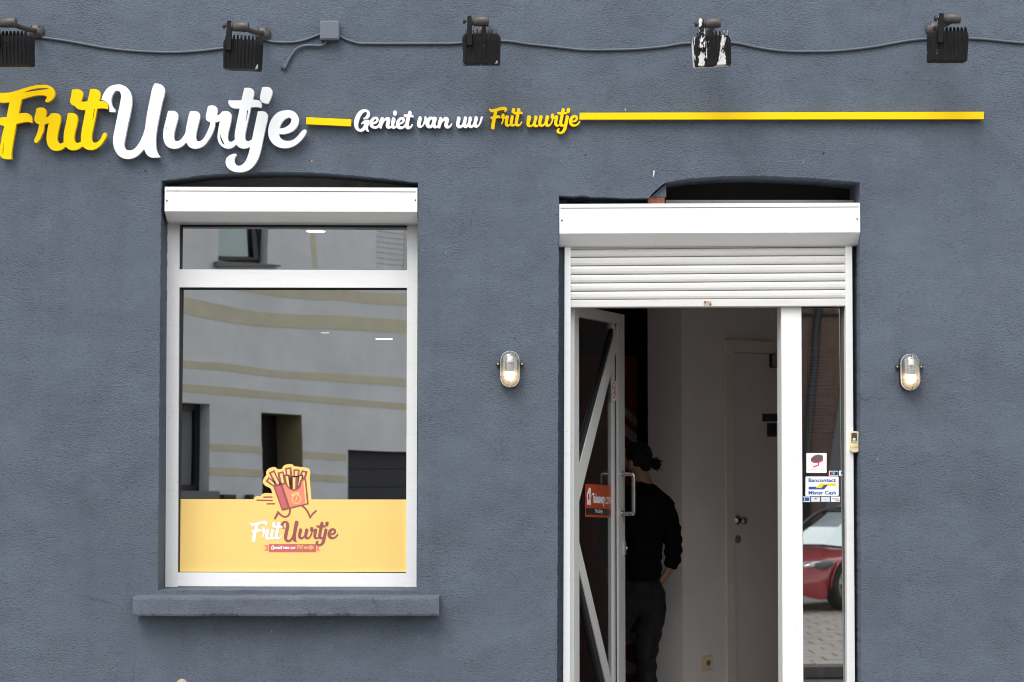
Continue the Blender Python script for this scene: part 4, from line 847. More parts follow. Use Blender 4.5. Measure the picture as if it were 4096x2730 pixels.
soft_box('box_lid', a.x + .006, b.z + .006, b.x - .006, a.z - .006, .009, .04, .0475, .0015, M_box, jb)
# weathered post top just showing at the lower edge
tp = P(728, 2716, -.12)
t = thing('wooden_post', (tp.x, -.12, -.09), 'pale weathered wooden post end just showing at the bottom edge below the window', 'post')
M_post = mat('weathered_wood', (.34, .26, .21), .85, .35, 26, .003, 90)
lathe('post_shaft', (tp.x, -.12, -.09), (0, 0, 1), [(0, .032), (tp.z + .06, .032), (tp.z + .075, .027), (tp.z + .086, .014), (tp.z + .09, .003)], M_post, t, 14)
# ================================================================== inside the shop
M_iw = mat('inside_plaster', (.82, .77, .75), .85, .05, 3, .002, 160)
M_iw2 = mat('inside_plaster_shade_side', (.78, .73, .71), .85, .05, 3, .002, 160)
M_dark = mat('dim_interior_shade', (.03, .028, .027), .8, .2, 3)  # near-black surfaces: the dimness of unlit rooms put into the colour
M_if = mat('inside_floor_tile', (.62, .58, .55), .45, .15, 5)
M_it = mat('inside_trim', (.80, .71, .63), .5, .05, 4)
fl = box('floor', -4.5, 4.5, .302, 7.0, FLOOR - .1, FLOOR, M_if); tag(fl, kind='structure')
th_ = box('threshold', X(2224, .1), X(3446, .1), .0, .301, FLOOR - .1, FLOOR - .004, mat('threshold_stone', (.2, .2, .2), .7), None); tag(th_, kind='structure')
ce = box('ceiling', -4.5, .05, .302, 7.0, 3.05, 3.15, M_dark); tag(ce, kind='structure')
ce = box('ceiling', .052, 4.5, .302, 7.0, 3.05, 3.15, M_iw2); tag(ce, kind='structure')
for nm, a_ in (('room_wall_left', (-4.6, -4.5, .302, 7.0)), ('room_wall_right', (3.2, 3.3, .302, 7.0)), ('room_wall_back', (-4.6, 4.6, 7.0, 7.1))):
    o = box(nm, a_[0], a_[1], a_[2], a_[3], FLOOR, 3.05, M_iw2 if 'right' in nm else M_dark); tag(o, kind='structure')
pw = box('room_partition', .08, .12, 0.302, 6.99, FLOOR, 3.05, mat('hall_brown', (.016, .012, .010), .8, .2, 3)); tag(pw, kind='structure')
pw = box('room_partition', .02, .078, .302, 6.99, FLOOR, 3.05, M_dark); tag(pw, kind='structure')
# jutting wall corner with the private door
CX, CY = P(2727, 1700, 2.3).x, 2.3
WR = Fr((CX, CY, 0), (math.cos(R(40)), math.sin(R(40)), 0), (0, 0, 1))
WLf = Fr((CX - math.cos(R(36)) * .25, CY + math.sin(R(36)) * .25, 0), (math.cos(R(36)), -math.sin(R(36)), 0), (0, 0, 1))
uA, vA = WR.px(2896, 1360); uB = WR.px(2931, 1700)[0]; vT = WR.px(2931, 1409)[1]
dw = .86
o = plate('inner_wall', [[(0, FLOOR), (uB, FLOOR), (uB, vT), (uB + dw, vT), (uB + dw, FLOOR), (2.6, FLOOR), (2.6, 3.05), (0, 3.05)]], WR, -.12, 0, M_iw); tag(o, 'pale inner wall around the private door', 'wall')
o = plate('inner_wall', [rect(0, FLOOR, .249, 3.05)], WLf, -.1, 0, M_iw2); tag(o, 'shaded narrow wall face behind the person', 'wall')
t = thing('inner_door', WR.pt(uB + dw / 2, FLOOR), 'closed pale inner door with round knob and private plate', 'door')
plate('door_panel', [rect(uB + .003, FLOOR + .006, uB + dw - .003, vT - .004)], WR, -.06, -.012, mat('inside_door_paint', (.78, .72, .69), .5, .05, 3), t)
plate('door_trim', [rect(uA, FLOOR, uB - .002, vA)], WR, 0.001, .018, M_it, t)
plate('door_trim', [rect(uB - .002, vT + .002, uB + dw + .06, vA)], WR, 0.001, .018, M_it, t)
plate('door_trim', [rect(uB + dw + .002, FLOOR, uB + dw + .06, vT + .002)], WR, .001, .018, M_it, t)
kn = WR.px(2955, 2081)
lathe('door_knob', WR.pt(kn[0], kn[1], -.012), WR.n, [(0, .030), (.006, .030), (.008, .012), (.035, .011), (.042, .020), (.052, .026), (.064, .026), (.073, .018), (.077, .002)], M_steel, t, 24)
es = WR.px(2957, 2158); lathe('key_plate', WR.pt(es[0], es[1], -.012), WR.n, [(0, .026), (.005, .026), (.006, .022)], mat('dull_steel', (.3, .27, .25), .4, .1, metallic=.8), t, 24)
u0, v0 = WR.px(3086, 1468); u1, v1 = WR.px(3124, 1422)
obox('door_closer', WR, u0, u1 + .15, v0, v1, -.01, .05, mat('closer_grey', (.28, .25, .23), .4), t, .004)
obox('door_closer_back', WR, u0 - .01, u1 + .17, v0 - .006, v1 + .005, -.011, .004, M_blackp, t, .002)
M_pl = mat('plate_brown', (.035, .026, .024), .5)
u0, v0 = WR.px(3054, 1687); u1, v1 = WR.px(3190, 1656); plate('door_plate', [rect(u0, v0, u1, v1)], WR, -.011, -.008, M_pl, t)
u0, v0 = WR.px(3073, 1748); u1, v1 = WR.px(3111, 1693); plate('door_plate', [rect(u0, v0, u1, v1)], WR, -.011, -.008, M_pl, t)
a = WR.px(3076, 1731); b = WR.px(3109, 1713); text('plate_text', 'PRIVE', WR, a[0], b[0], a[1], b[1], -.0075, mat('plate_letter', (.012, .01, .01), .5), t, .01)
u0, v0 = WR.px(2803, 2682); u1, v1 = WR.px(2846, 2622)
s_ = thing('wall_socket', WR.pt((u0 + u1) / 2, v0), 'cream wall socket low on the pale inner wall', 'socket')
obox('socket_frame', WR, u0, u1, v0, v1, 0, .012, M_crm, s_, .003)
obox('socket_insert', WR, u0 + (u1 - u0) * .2, u1 - (u1 - u0) * .08, v0 + (v1 - v0) * .2, v1 - (v1 - v0) * .2, .0125, .016, M_crm, s_, .001)
cs = WR.pt((u0 + u1) / 2 + .004, (v0 + v1) / 2, .0165)
lathe('socket_well', cs, WR.n, [(0, .019), (.0006, .019), (.0007, .016)], mat('socket_shade', (.22, .17, .1), .6), s_, 20, False)
for d in (-.007, .007): lathe('socket_hole', cs + WR.u * d + WR.n * .0008, WR.n, [(0, .003), (.0004, .003)], M_hole, s_, 8, False)
# red banner deeper in the hall
YB = 3.3; fbn = F(YB)
bn = thing('wall_banner', (X(2500, YB), YB, FLOOR + .1), 'tall dark red banner with pale curved stripes behind the person', 'banner')
M_redb = mat('banner_red', (.30, .01, .014), .6, .1, 3); M_pale = mat('banner_pale', (.6, .55, .55), .6, .05, 3)
u0, u1 = fbn.px(2250, 1800)[0], fbn.px(2549, 1800)[0]
plate('banner_sheet', [rect(u0, FLOOR + .1, u1, fbn.px(2520, 1427)[1])], fbn, 0, .01, M_redb, bn)
for pts, w in (([(2440, 1590), (2500, 1648), (2551, 1695)], 34), ([(2440, 1650), (2500, 1720), (2551, 1765)], 44), ([(2430, 2575), (2500, 2560), (2551, 2540)], 44), ([(2440, 2640), (2500, 2665), (2551, 2680)], 52), ([(2440, 2860), (2500, 2840), (2551, 2800)], 50)):
    pts = [tuple(p) for p in catmull(pts, 4)]; q_ = [(x, y - w / 2) for x, y in pts] + [(x, y + w / 2) for x, y in reversed(pts)]
    q_ = [(min(x, 2548.5), y) for x, y in q_]
    plate('banner_stripe', [fbn.loop(q_)], fbn, .012, .014, M_pale, bn)
# pendant and ceiling lamps seen through the shop window
M_disc = emit('lit_lamp_disc', (1.0, .93, .70), 4.0)
M_dim = emit('dim_lamp_disc', (1.0, .95, .85), 1.2)
for x, y, w, Yl, lab in ((1263, 928, 82, 1.3, 'flat round ceiling lamp glowing in the upper window pane'), (1300, 1333, 35, 3.6, 'smaller dim pendant lamp disc seen in the lower window pane'), (1537, 1358, 73, 2.6, 'bright pendant lamp disc at the right of the lower pane')):
    p = P(x, y, Yl); r_ = w / 2 / FPX * (8.5 + Yl)
    t = thing('pendant_lamp', p, lab, 'lamp', 'round lamps inside the shop')
    lathe('lamp_disc', p, (0, 0, 1), [(0, r_ * .94), (.002, r_ * .96), (.004, r_ * .9)], M_disc if w > 40 else M_dim, t, 28)
    lathe('lamp_shade', p + Vector((0, 0, .0035)), (0, 0, 1), [(0, r_), (.01, r_), (.016, r_ * .8), (.02, .008)], M_blackp, t, 28)
    if p.z < 3.0: tube('lamp_cord', [p + Vector((0, 0, .018)), Vector((p.x, p.y, 3.05))], .002, M_blackp, t, 6, 1)

# ------------------------------------------------------------------ person
def skin(name, J, E, m, parent, sub=2, root=0):
    names = list(J); idx = {n: i for i, n in enumerate(names)}
    me = bpy.data.meshes.new(name); me.from_pydata([J[n][0] for n in names], [(idx[a_], idx[b_]) for a_, b_ in E], [])
    ob = bpy.data.objects.new('tmp', me); COL.objects.link(ob)
    ob.modifiers.new('s', 'SKIN'); sv_ = me.skin_vertices[0].data
    for n in names:
        r_ = J[n][1]; sv_[idx[n]].radius = r_ if isinstance(r_, tuple) else (r_, r_)
    sv_[root].use_root = True
    s2 = ob.modifiers.new('u', 'SUBSURF'); s2.levels = sub; s2.render_levels = sub
    bpy.context.view_layer.update()
    mm = bpy.data.meshes.new_from_object(ob.evaluated_get(bpy.context.evaluated_depsgraph_get()))
    vs = [v.co.copy() for v in mm.vertices]; fs_ = [list(p.vertices) for p in mm.polygons]
    bpy.data.objects.remove(ob); bpy.data.meshes.remove(me); bpy.data.meshes.remove(mm)
    return vs, fs_
YP = 1.75
def J(px, py, dy=0.0): return P(px, py, YP) + Vector((0, dy, 0))
pr = thing('person', (J(2560, 2900).x, YP, FLOOR), 'person in black sweater and jeans with hair bun standing inside the doorway', 'person')
M_skin = mat('skin', (.22, .115, .075), .5, .08, 20); M_sw = mat('black_knit', (.003, .003, .0032), .95, .2, 30, .004, 70, spec=.08)
M_jn = NT('black_denim'); M_jn.set(Base_Color=M_jn.ramp(M_jn.noise(16, 5, .6, M_jn.mapping(scale=(1, 1, .35))), [(.3, (.008, .008, .0085)), (.75, (.024, .024, .026))]), Roughness=.9, Specular_IOR_Level=.12, Normal=M_jn.bump(M_jn.noise(26, 4, .6, M_jn.mapping(scale=(1, 1, 1.8))), .8, .02)); M_jn = M_jn.m
M_hair = mat('black_hair', (.004, .0035, .0035), .7, .3, 40, .004, 120, spec=.2)
fz = FLOOR
B = {'pelvis': (J(2560, 2350), (.11, .085)), 'waist': (J(2560, 2220), (.11, .08)), 'chest': (J(2560, 2085), (.11, .08)), 'upper': (J(2565, 1992), (.075, .06)), 'neck0': (J(2578, 1930), .052), 'neck1': (J(2556, 1885, -.01), .052),
     'skull0': (J(2535, 1850, -.01), (.075, .072)), 'skull1': (J(2532, 1810, -.01), (.085, .08)), 'skull2': (J(2538, 1786, -.01), (.062, .06)), 'jaw': (J(2498, 1876, -.01), (.038, .045)), 'nose': (J(2468, 1840, -.01), .012),
     'shR': (J(2664, 2004), .036), 'elR': (J(2700, 2175, .02), .04), 'wrR': (J(2678, 2278, -.01), .026), 'paR': (J(2644, 2322, .0), (.028, .018)),
     'shL': (J(2456, 2004), .036), 'elL': (J(2428, 2175, .03), .04), 'wrL': (J(2440, 2290, .05), .027), 'paL': (J(2446, 2340, .06), (.032, .018)),
     'hipR': (J(2600, 2410), .065), 'knR': (J(2584, 2640), .055), 'anR': (Vector((J(2596, 2900).x, YP + .03, fz + .08)), .04), 'toR': (Vector((J(2590, 2900).x, YP + .17, fz + .035)), .035),
     'hipL': (J(2518, 2410), .065), 'knL': (J(2446, 2640, -.02), .05), 'anL': (Vector((J(2440, 2900).x, YP + .02, fz + .08)), .04), 'toL': (Vector((J(2425, 2900).x, YP + .16, fz + .035)), .035)}
E = [('pelvis', 'waist'), ('waist', 'chest'), ('chest', 'upper'), ('upper', 'neck0'), ('neck0', 'neck1'), ('neck1', 'skull0'), ('skull0', 'skull1'), ('skull1', 'skull2'), ('skull0', 'jaw'), ('skull0', 'nose'),
     ('upper', 'shR'), ('shR', 'elR'), ('elR', 'wrR'), ('wrR', 'paR'), ('upper', 'shL'), ('shL', 'elL'), ('elL', 'wrL'), ('wrL', 'paL'),
     ('pelvis', 'hipR'), ('hipR', 'knR'), ('knR', 'anR'), ('anR', 'toR'), ('pelvis', 'hipL'), ('hipL', 'knL'), ('knL', 'anL'), ('anL', 'toL')]
for s_, dx in (('R', 1), ('L', -1)):
    p0 = B['pa' + s_][0]
    for i, (ox, ln) in enumerate(((-.020, .062), (-.007, .075), (.007, .080), (.020, .072))):
        k0, k1, k2 = f'f{s_}{i}a', f'f{s_}{i}b', f'f{s_}{i}c'
        B[k0] = (p0 + Vector((-dx * .012 + ox * .3, ox, -.03)), .0095); B[k1] = (B[k0][0] + Vector((-dx * .014, .0, -ln * .5)), .009); B[k2] = (B[k1][0] + Vector((-dx * .022, .0, -ln * .4)), .0075)
        E += [('pa' + s_, k0), (k0, k1), (k1, k2)]
    B[f't{s_}a'] = (p0 + Vector((-dx * .03, -.02, -.005)), .011); B[f't{s_}b'] = (p0 + Vector((-dx * .042, -.026, -.04)), .0095); E += [('pa' + s_, f't{s_}a'), (f't{s_}a', f't{s_}b')]
vs, fs_ = skin('b', B, E, M_skin, pr); mk('body', vs, fs_, M_skin, pr, True)
S_ = {'hem': (J(2566, 2330), (.176, .135)), 'low': (J(2566, 2280), (.18, .135)), 'waist': (J(2568, 2210), (.188, .125)), 'chest': (J(2566, 2095), (.20, .14)), 'upper': (J(2564, 2004), (.15, .115)), 'neck': (J(2572, 1938), (.075, .075)), 'col': (J(2572, 1922), (.064, .064)),
      'shR': (J(2656, 2016), .070), 'uaR': (J(2682, 2090, .01), .066), 'elR': (J(2696, 2190, .02), .060), 'foR': (J(2690, 2245, .0), .054), 'wrR': (J(2682, 2283, -.02), .038),
      'shL': (J(2464, 2016), .070), 'uaL': (J(2434, 2090, .02), .062), 'elL': (J(2426, 2190, .03), .056), 'wrL': (J(2440, 2283, .05), .038)}
vs, fs_ = skin('s', S_, [('hem', 'low'), ('low', 'waist'), ('waist', 'chest'), ('chest', 'upper'), ('upper', 'neck'), ('neck', 'col'), ('upper', 'shR'), ('shR', 'uaR'), ('uaR', 'elR'), ('elR', 'foR'), ('foR', 'wrR'), ('upper', 'shL'), ('shL', 'uaL'), ('uaL', 'elL'), ('elL', 'wrL')], M_sw, pr, 2, 3)
for v in vs:      # soft folds of the knit
    v.x += .006 * math.sin(v.z * 95 + v.x * 20); v.z += .004 * math.sin(v.x * 60)
mk('sweater', vs, fs_, M_sw, pr, True)
Jn = {'top': (J(2560, 2262), (.15, .108)), 'hips': (J(2568, 2372), (.174, .13)), 'hipR': (J(2616, 2425), .104), 'thR': (J(2594, 2520), .088), 'knR': (J(2584, 2640), .066), 'shR': (J(2590, 2740), .062), 'cuR': (Vector((J(2596, 2900).x, YP + .03, fz + .09)), .052),
      'hipL': (J(2512, 2425), .100), 'thL': (J(2470, 2520), .083), 'knL': (J(2446, 2640, -.02), .066), 'shL': (J(2440, 2740), .062), 'cuL': (Vector((J(2440, 2900).x, YP + .02, fz + .09)), .052)}
vs, fs_ = skin('j', Jn, [('top', 'hips'), ('hips', 'hipR'), ('hipR', 'thR'), ('thR', 'knR'), ('knR', 'shR'), ('shR', 'cuR'), ('hips', 'hipL'), ('hipL', 'thL'), ('thL', 'knL'), ('knL', 'shL'), ('shL', 'cuL')], M_jn, pr, 2, 1)
for v in vs: v.x += .005 * math.sin(v.z * 70 + v.y * 15); v.y += .005 * math.sin(v.z * 55 + v.x * 40)
mk('jeans', vs, fs_, M_jn, pr, True)
for s_ in ('R', 'L'):
    a_, b_ = B['an' + s_][0], B['to' + s_][0]
    vs, fs_ = skin('sh', {'h': (a_ + Vector((0, -.05, -.035)), (.042, .04)), 'm': (a_ + Vector((0, .03, -.03)), (.044, .045)), 't': (b_ + Vector((0, .03, 0)), (.044, .032))}, [('h', 'm'), ('m', 't')], M_blackp, pr); 
    for v in vs: v.z = max(v.z, fz + .001)
    mk('shoe', vs, fs_, M_blackp, pr, True)
def blob(name, c_, r_, m, par, amp=.0, seg=18, seed=0):
    bm = bmesh.new(); bmesh.ops.create_icosphere(bm, subdivisions=3, radius=1.0)
    rnd = random.Random(seed)
    for v in bm.verts:
        k_ = 1 + amp * (math.sin(v.co.x * 7 + seed) * math.sin(v.co.z * 9 + seed) + rnd.uniform(-.3, .3))
        v.co = Vector(c_) + Vector((v.co.x * r_[0], v.co.y * r_[1], v.co.z * r_[2])) * k_
    return bm_obj(name, bm, m, par, True)
hr = blob('hair', J(2548, 1822, -.008), (.094, .098, .082), M_hair, pr, .03, seed=2)
blob('hair_nape', J(2578, 1848, -.008), (.052, .086, .062), M_hair, hr, .04, seed=3)
blob('hair_bun', J(2624, 1858), (.030, .030, .037), M_hair, hr, .10, seed=5)
for k_ in range(22):
    a_ = J(2600 + random.uniform(-6, 6), 1845 + random.uniform(-8, 8), random.uniform(-.03, .02)); e_ = a_ + Vector((random.uniform(.04, .075), random.uniform(-.02, .02), random.uniform(-.07, .012)))
    tube('hair_strand', [a_, a_.lerp(e_, .5) + Vector((.008, 0, .01)), e_], .003, M_hair, hr, 5, 3, (.004, .0012))
er = blob('ear', J(2519, 1855, -.082), (.016, .011, .03), M_skin, pr, .02)
blob('ear_bowl', J(2517, 1853, -.090), (.007, .004, .016), mat('ear_shade', (.22, .10, .07), .6), er, .0)
# ================================================================== across the street (seen mirrored in the panes)
def mir(fr_pane, target, x, y):
    """photo pixel seen in a pane -> (u, v) on a frame across the street"""
    d = ray(x, y); q = fr_pane.hit(CAM, d); n = fr_pane.n
    r = d - n * (2 * d.dot(n)); return target.uv(target.hit(q, r))
SL = 1.2; ux = Vector((1, -SL, 0)).normalized()
OB = Fr((-2.57, -11.16, 0), ux * -1, (0, 0, 1))       # u runs to the left in the street, n faces the shop
M_op = NT('pale_render'); M_op.set(Base_Color=M_op.ramp(M_op.noise(1.6, 6, .65), [(.3, (.62, .62, .625)), (.7, (.76, .76, .77))]), Roughness=.9, Normal=M_op.bump(M_op.noise(70, 4), .5, .004)); M_op = M_op.m
M_st = mat('ochre_band_paint', (.60, .55, .41), .85, .1, 3); M_rev = mat('ochre_reveal', (.30, .25, .14), .85, .08, 3)
M_navy = mat('navy_garage_paint', (.012, .013, .026), .5, .2, 3); M_anth = mat('anthracite_frame', (.012, .012, .015), .4, .1)
M_gdk = mat('dark_room_glass', (.02, .022, .025), .12, .2, 2); M_curt = mat('grey_curtain', (.2, .2, .21), .8, .1, 3)
M_sky = mat('sky_tinted_pane', (.42, .50, .50), .25, .04, 3); M_osl = mat('grey_stone_sill', (.17, .17, .18), .8, .1, 6)
up = lambda x, y: mir(FP1, OB, x, y)
lo = lambda x, y: mir(FP2, OB, x, y)
G0 = -.1
W1 = [(720 + 1, 1602), (835, 1606), (835, 1966), (720, 1966)]      # left window (cut by the frame)
def rr_(pts): us = [p[0] for p in pts]; vs = [p[1] for p in pts]; return [min(us), min(vs), max(us), max(vs)]
wl_ = rr_([lo(640, 1603), lo(836, 1964)]); dr_ = rr_([lo(1042, 1648), lo(1210, 2160)]); ga_ = rr_([lo(1386, 1793), lo(1386, 2250)])
ga_ = [ga_[0] - 2.6, G0, ga_[0], lo(1500, 1798)[1]]; dr_[1] = G0 + .12
tw_ = rr_([up(868, 1050), up(1073, 880)]); tw_[3] = tw_[1] + 1.5; lv_ = rr_([up(1507, 1076), up(1640, 800)]); lv_[3] = lv_[1] + 1.5
ob = thing('house_opposite', OB.pt(0, G0), 'pale rendered house with ochre bands mirrored in the shop window', 'house')
R4 = lambda r: rect(r[0], r[1], r[2], r[3])
plate('wall', [rect(-6.6, G0 - .1, 5.6, 7.6), R4(wl_), R4(dr_), R4(ga_), R4(tw_), R4(lv_)], OB, -.6, 0, M_op, ob)
plate('back_wall', [rect(-6.6, G0 - .1, 5.6, 7.6)], OB, -5.0, -.61, M_dark, ob)
plate('roof', [rect(-6.8, 7.6, 5.8, 7.75)], OB, -5.1, .25, mat('roof_dark', (.08, .075, .075), .8), ob)
def band(q, fn, n=1):
    pts = [fn(x, y) for x, y in q]; plate('painted_band', [pts], OB, .001, .004, M_st, ob)
zA = lambda x, y: (x / 2.401 + 700, y / 2.401 + 880)
zB = lambda x, y: (x / 2.401 + 700, y / 2.401 + 1450)
def curve_band(top, bot, z): band([z(*p) for p in top] + [z(*p) for p in reversed(bot)], lo)
curve_band([(-60, 500), (60, 560), (440, 655), (1000, 640), (1540, 672), (1800, 705), (2260, 724), (2500, 730)], [(-60, 560), (60, 640), (550, 692), (1000, 745), (1540, 800), (1800, 828), (2260, 848), (2500, 855)], zA)
curve_band([(-60, 712), (60, 745), (300, 795), (550, 840), (860, 878), (1200, 910), (1600, 945), (1900, 968), (2260, 985), (2500, 995)], [(-60, 865), (60, 888), (300, 935), (550, 975), (860, 1012), (1200, 1045), (1600, 1078), (1900, 1098), (2260, 1112), (2500, 1120)], zA)
curve_band([(-60, -40), (60, -28), (600, 22), (1200, 85), (1700, 120), (2260, 160), (2500, 172)], [(-60, 30), (60, 42), (600, 95), (1200, 150), (1700, 190), (2260, 228), (2500, 242)], zB)
curve_band([(-60, 180), (60, 192), (600, 240), (1200, 298), (1700, 335), (2260, 372), (2500, 385)], [(-60, 258), (60, 268), (600, 315), (1200, 362), (1700, 395), (2260, 432), (2500, 445)], zB)
for ya, yb in ((805, 872), (1015, 1085)):
    curve_band([(332, ya), (600, ya + 10), (818, ya + 20)], [(332, yb), (600, yb + 8), (818, yb + 14)], zB)
    curve_band([(1238, ya + 42), (1450, ya + 58), (1640, ya + 70)], [(1238, yb + 42), (1450, yb + 55), (1640, yb + 68)], zB)
band([(1249, 890), (1268, 890), (1262, 1076), (1243, 1076)], up)
def opening(r, depth, back, m_rev=None, nm='recess_back'): plate(nm, [R4(r)], OB, -depth - .02, -depth, back, ob)
def frame(r, w, d0, d1, m, name, par): return plate(name, [R4(r), [(r[0] + w, r[1] + w), (r[0] + w, r[3] - w), (r[2] - w, r[3] - w), (r[2] - w, r[1] + w)]], OB, d0, d1, m, par)
wn1 = frame(wl_, .07, -.25, -.17, M_anth, 'window', ob); plate('pane', [R4(wl_)], OB, -.24, -.235, M_gdk, wn1)
plate('curtain', [rect(wl_[0] + .08, wl_[1], wl_[0] + (wl_[2] - wl_[0]) * .34, wl_[3] - .05)], OB, -.23, -.225, M_curt, wn1)
plate('sill', [rect(wl_[0] - .09, wl_[1] - .1, wl_[2] + .09, wl_[1])], OB, -.16, .07, M_osl, wn1)
plate('back_of_window', [R4(wl_)], OB, -.40, -.26, M_dark, ob)
dd = plate('front_door', [R4(dr_)], OB, -.5, -.46, M_anth, ob)
plate('door_reveal', [rect(dr_[0], dr_[1], dr_[0] + .004, dr_[3])], OB, -.455, .001, M_rev, ob)
plate('door_reveal', [rect(dr_[0] + .005, dr_[3] - .004, dr_[2], dr_[3])], OB, -.455, -.001, M_rev, ob)
gd = thing('garage_door', OB.pt((ga_[0] + ga_[2]) / 2, G0, -.2), 'navy sectional garage door of the pale house across the street', 'garage door')
hgt = (ga_[3] - G0) / 9
for i in range(9): plate('door_section', [rect(ga_[0], G0 + i * hgt + .004, ga_[2], G0 + (i + 1) * hgt - .004)], OB, -.24, -.2, M_navy, gd)
plate('section_backing', [R4(ga_)], OB, -.26, -.245, M_gask, gd)
wn2 = frame(tw_, .075, -.2, -.12, M_anth, 'window', ob)
plate('sky_tinted_sash', [[up(872, 880), up(1000, 880), up(1016, 1035), up(872, 1027)]], OB, -.11, -.09, M_sky, wn2)  # mirrored sky put into the pane colour as pale blue-grey
plate('tilted_sash', [[up(868, 1027), up(1030, 1040), up(1010, 880), up(1026, 880), up(1050, 1050), up(868, 1047)]], OB, -.09, -.05, M_anth, wn2)
plate('back_of_window', [R4(tw_)], OB, -.4, -.21, M_dark, ob)
plate('sill', [[up(849, 1054), up(1103, 1076), up(1103, 1082), up(849, 1076)]], OB, -.1, .08, M_osl, wn2)
lvr = frame(lv_, .05, -.12, -.05, mat('louvre_white', (.62, .62, .63), .7), 'louvred_shutter', ob)
for i in range(20): plate('louvre', [rect(lv_[0] + .05, lv_[1] + .05 + i * .07, lv_[2] - .05, lv_[1] + .114 + i * .07)], OB, -.10, -.07, MATS['louvre_white'], lvr)
plate('back_of_window', [R4(lv_)], OB, -.3, -.13, M_curt, ob)
for x0, x1, lab in ((873, 916, 'wide dark letter box beside the window across the street'), (967, 983, 'narrow dark letter box beside the front door across the street')):
    a_ = lo(x0, 1976); b_ = lo(x1, 2012)
    o = obox('letter_box', OB, min(a_[0], b_[0]), max(a_[0], b_[0]), b_[1] - .12, a_[1], .002, .09, mat('letterbox_brown', (.03, .026, .025), .5), None, .006); tag(o, lab, 'letter box')

# brick house, parking bay, car mirrored in the side light
BH = Fr((0, -24.0, 0), (-1, 0, 0), (0, 0, 1)); sd = lambda x, y: mir(FS, BH, x, y)
t_ = NT('dark_brickwork'); bt = t_.node('ShaderNodeTexBrick'); bt.inputs['Scale'].default_value = 1.0
bt.inputs['Brick Width'].default_value = .24; bt.inputs['Row Height'].default_value = .085; bt.inputs['Mortar Size'].default_value = .009
bt.inputs['Color1'].default_value = (.115, .055, .042, 1); bt.inputs['Color2'].default_value = (.19, .105, .08, 1); bt.inputs['Mortar'].default_value = (.2, .17, .145, 1)
sx = t_.node('ShaderNodeSeparateXYZ'); cb = t_.node('ShaderNodeCombineXYZ'); t_.link(t_.pos, sx.inputs[0]); t_.link(sx.outputs[0], cb.inputs[0]); t_.link(sx.outputs[2], cb.inputs[1]); t_.link(cb.outputs[0], bt.inputs['Vector'])
t_.set(Base_Color=t_.mix(t_.noise(1.3, 5), bt.outputs['Color'], (.13, .085, .07)), Roughness=.9, Normal=t_.bump(bt.outputs['Fac'], .8, -.01)); M_bw = t_.m
bh = thing('brick_house', (5, -24, G0), 'dark brick house with grey clad side mirrored in the door side light', 'house')
plate('wall', [rect(-14, G0 - .1, -1.3, 8.0)], BH, -4, 0, M_bw, bh)
plate('roof', [rect(-14.3, 8.0, -1.1, 8.3)], BH, -4.2, .3, MATS['roof_dark'], bh)
M_clad = mat('grey_cladding', (.19, .20, .215), .7, .08, 5)
c1 = [(3362, 1548), (3400, 1548), (3400, 2040), (3302, 2040), (3318, 1890)]
f1 = [sd(*p) for p in c1]; plate('cladding', [f1], BH, .002, .02, M_clad, bh)
vmin, vmax = min(p[1] for p in f1), max(p[1] for p in f1)
for i in range(44):
    v_ = vmin + (vmax - vmin) * i / 44; tt_ = 1 - i / 44
    xr_ = [p for p in f1]; e_ = sd(3302 + (3362 - 3302) * (1 - tt_), 1800)[0] - .02; plate('cladding_board', [rect(f1[1][0], v_ + .01, e_, v_ + (vmax - vmin) / 44 * .8)], BH, .021, .035, M_clad, bh)
plate('plinth_stone', [[sd(3295, 2052), sd(3385, 2010), sd(3385, 2040), sd(3302, 2056)]], BH, .04, .1, mat('pale_plinth', (.42, .42, .41), .8, .1, 5), bh)
a_, b_ = sd(3276, 1150), sd(3222, 1900); tube('downpipe', [BH.pt(a_[0], a_[1], .08), BH.pt(b_[0], b_[1], .08), BH.pt(b_[0] + .02, G0, .08)], .075, M_anth, bh, 12, 1)
a_, b_ = sd(3195, 1248), sd(3390, 1260); tube('wall_conduit', [BH.pt(a_[0], a_[1], .05), BH.pt(b_[0], b_[1], .05)], .03, M_anth, bh, 8, 1)
wn3 = obox('window', BH, sd(3385, 1300)[0], sd(3345, 1300)[0], sd(3345, 1254)[1], sd(3345, 1100)[1], .001, .03, M_osl, bh)
# parking bay of concrete setts behind a kerb
KY = mir(FS, Fr((0, 0, G0), (1, 0, 0), (0, -1, 0)), 3290, 2668)[1] * -1
pb = box('parking_bay', 1.2, 16, -30, KY - .10, -.19, G0, M_conc); tag(pb, kind='structure')
kb2 = box('kerb', -20, 16, KY - .09, KY, -.19, G0 + .01, mat('worn_kerb', (.14, .13, .12), .9, .2, 9), None, .01); tag(kb2, kind='structure')
M_pav = mat('paving_slab', (.42, .37, .32), .9, .14, 2.2, .003, 90); M_pav2 = mat('paving_slab_dark', (.29, .255, .225), .9, .14, 2.5, .003, 90)
pm = None; cnt = 0
for r_ in range(24):
    yy = KY - .16 - r_ * .315
    for c_ in range(12):
        if cnt >= 295: break
        xx = 2.45 + c_ * .305 + (.15 if r_ % 2 else 0)
        if pm is None:
            o = box('paving_slab', xx, xx + .288, yy - .298, yy, G0 - .02, G0 + .022, M_pav, pb, .006, 1); pm = o.data; base = o
        else:
            o = bpy.data.objects.new('paving_slab', pm); COL.objects.link(o); place(o, Vector((xx + .144, yy - .149, G0 - .02 + random.uniform(-.003, .003))), pb); o.rotation_euler.z = random.uniform(-.012, .012)
        cnt += 1

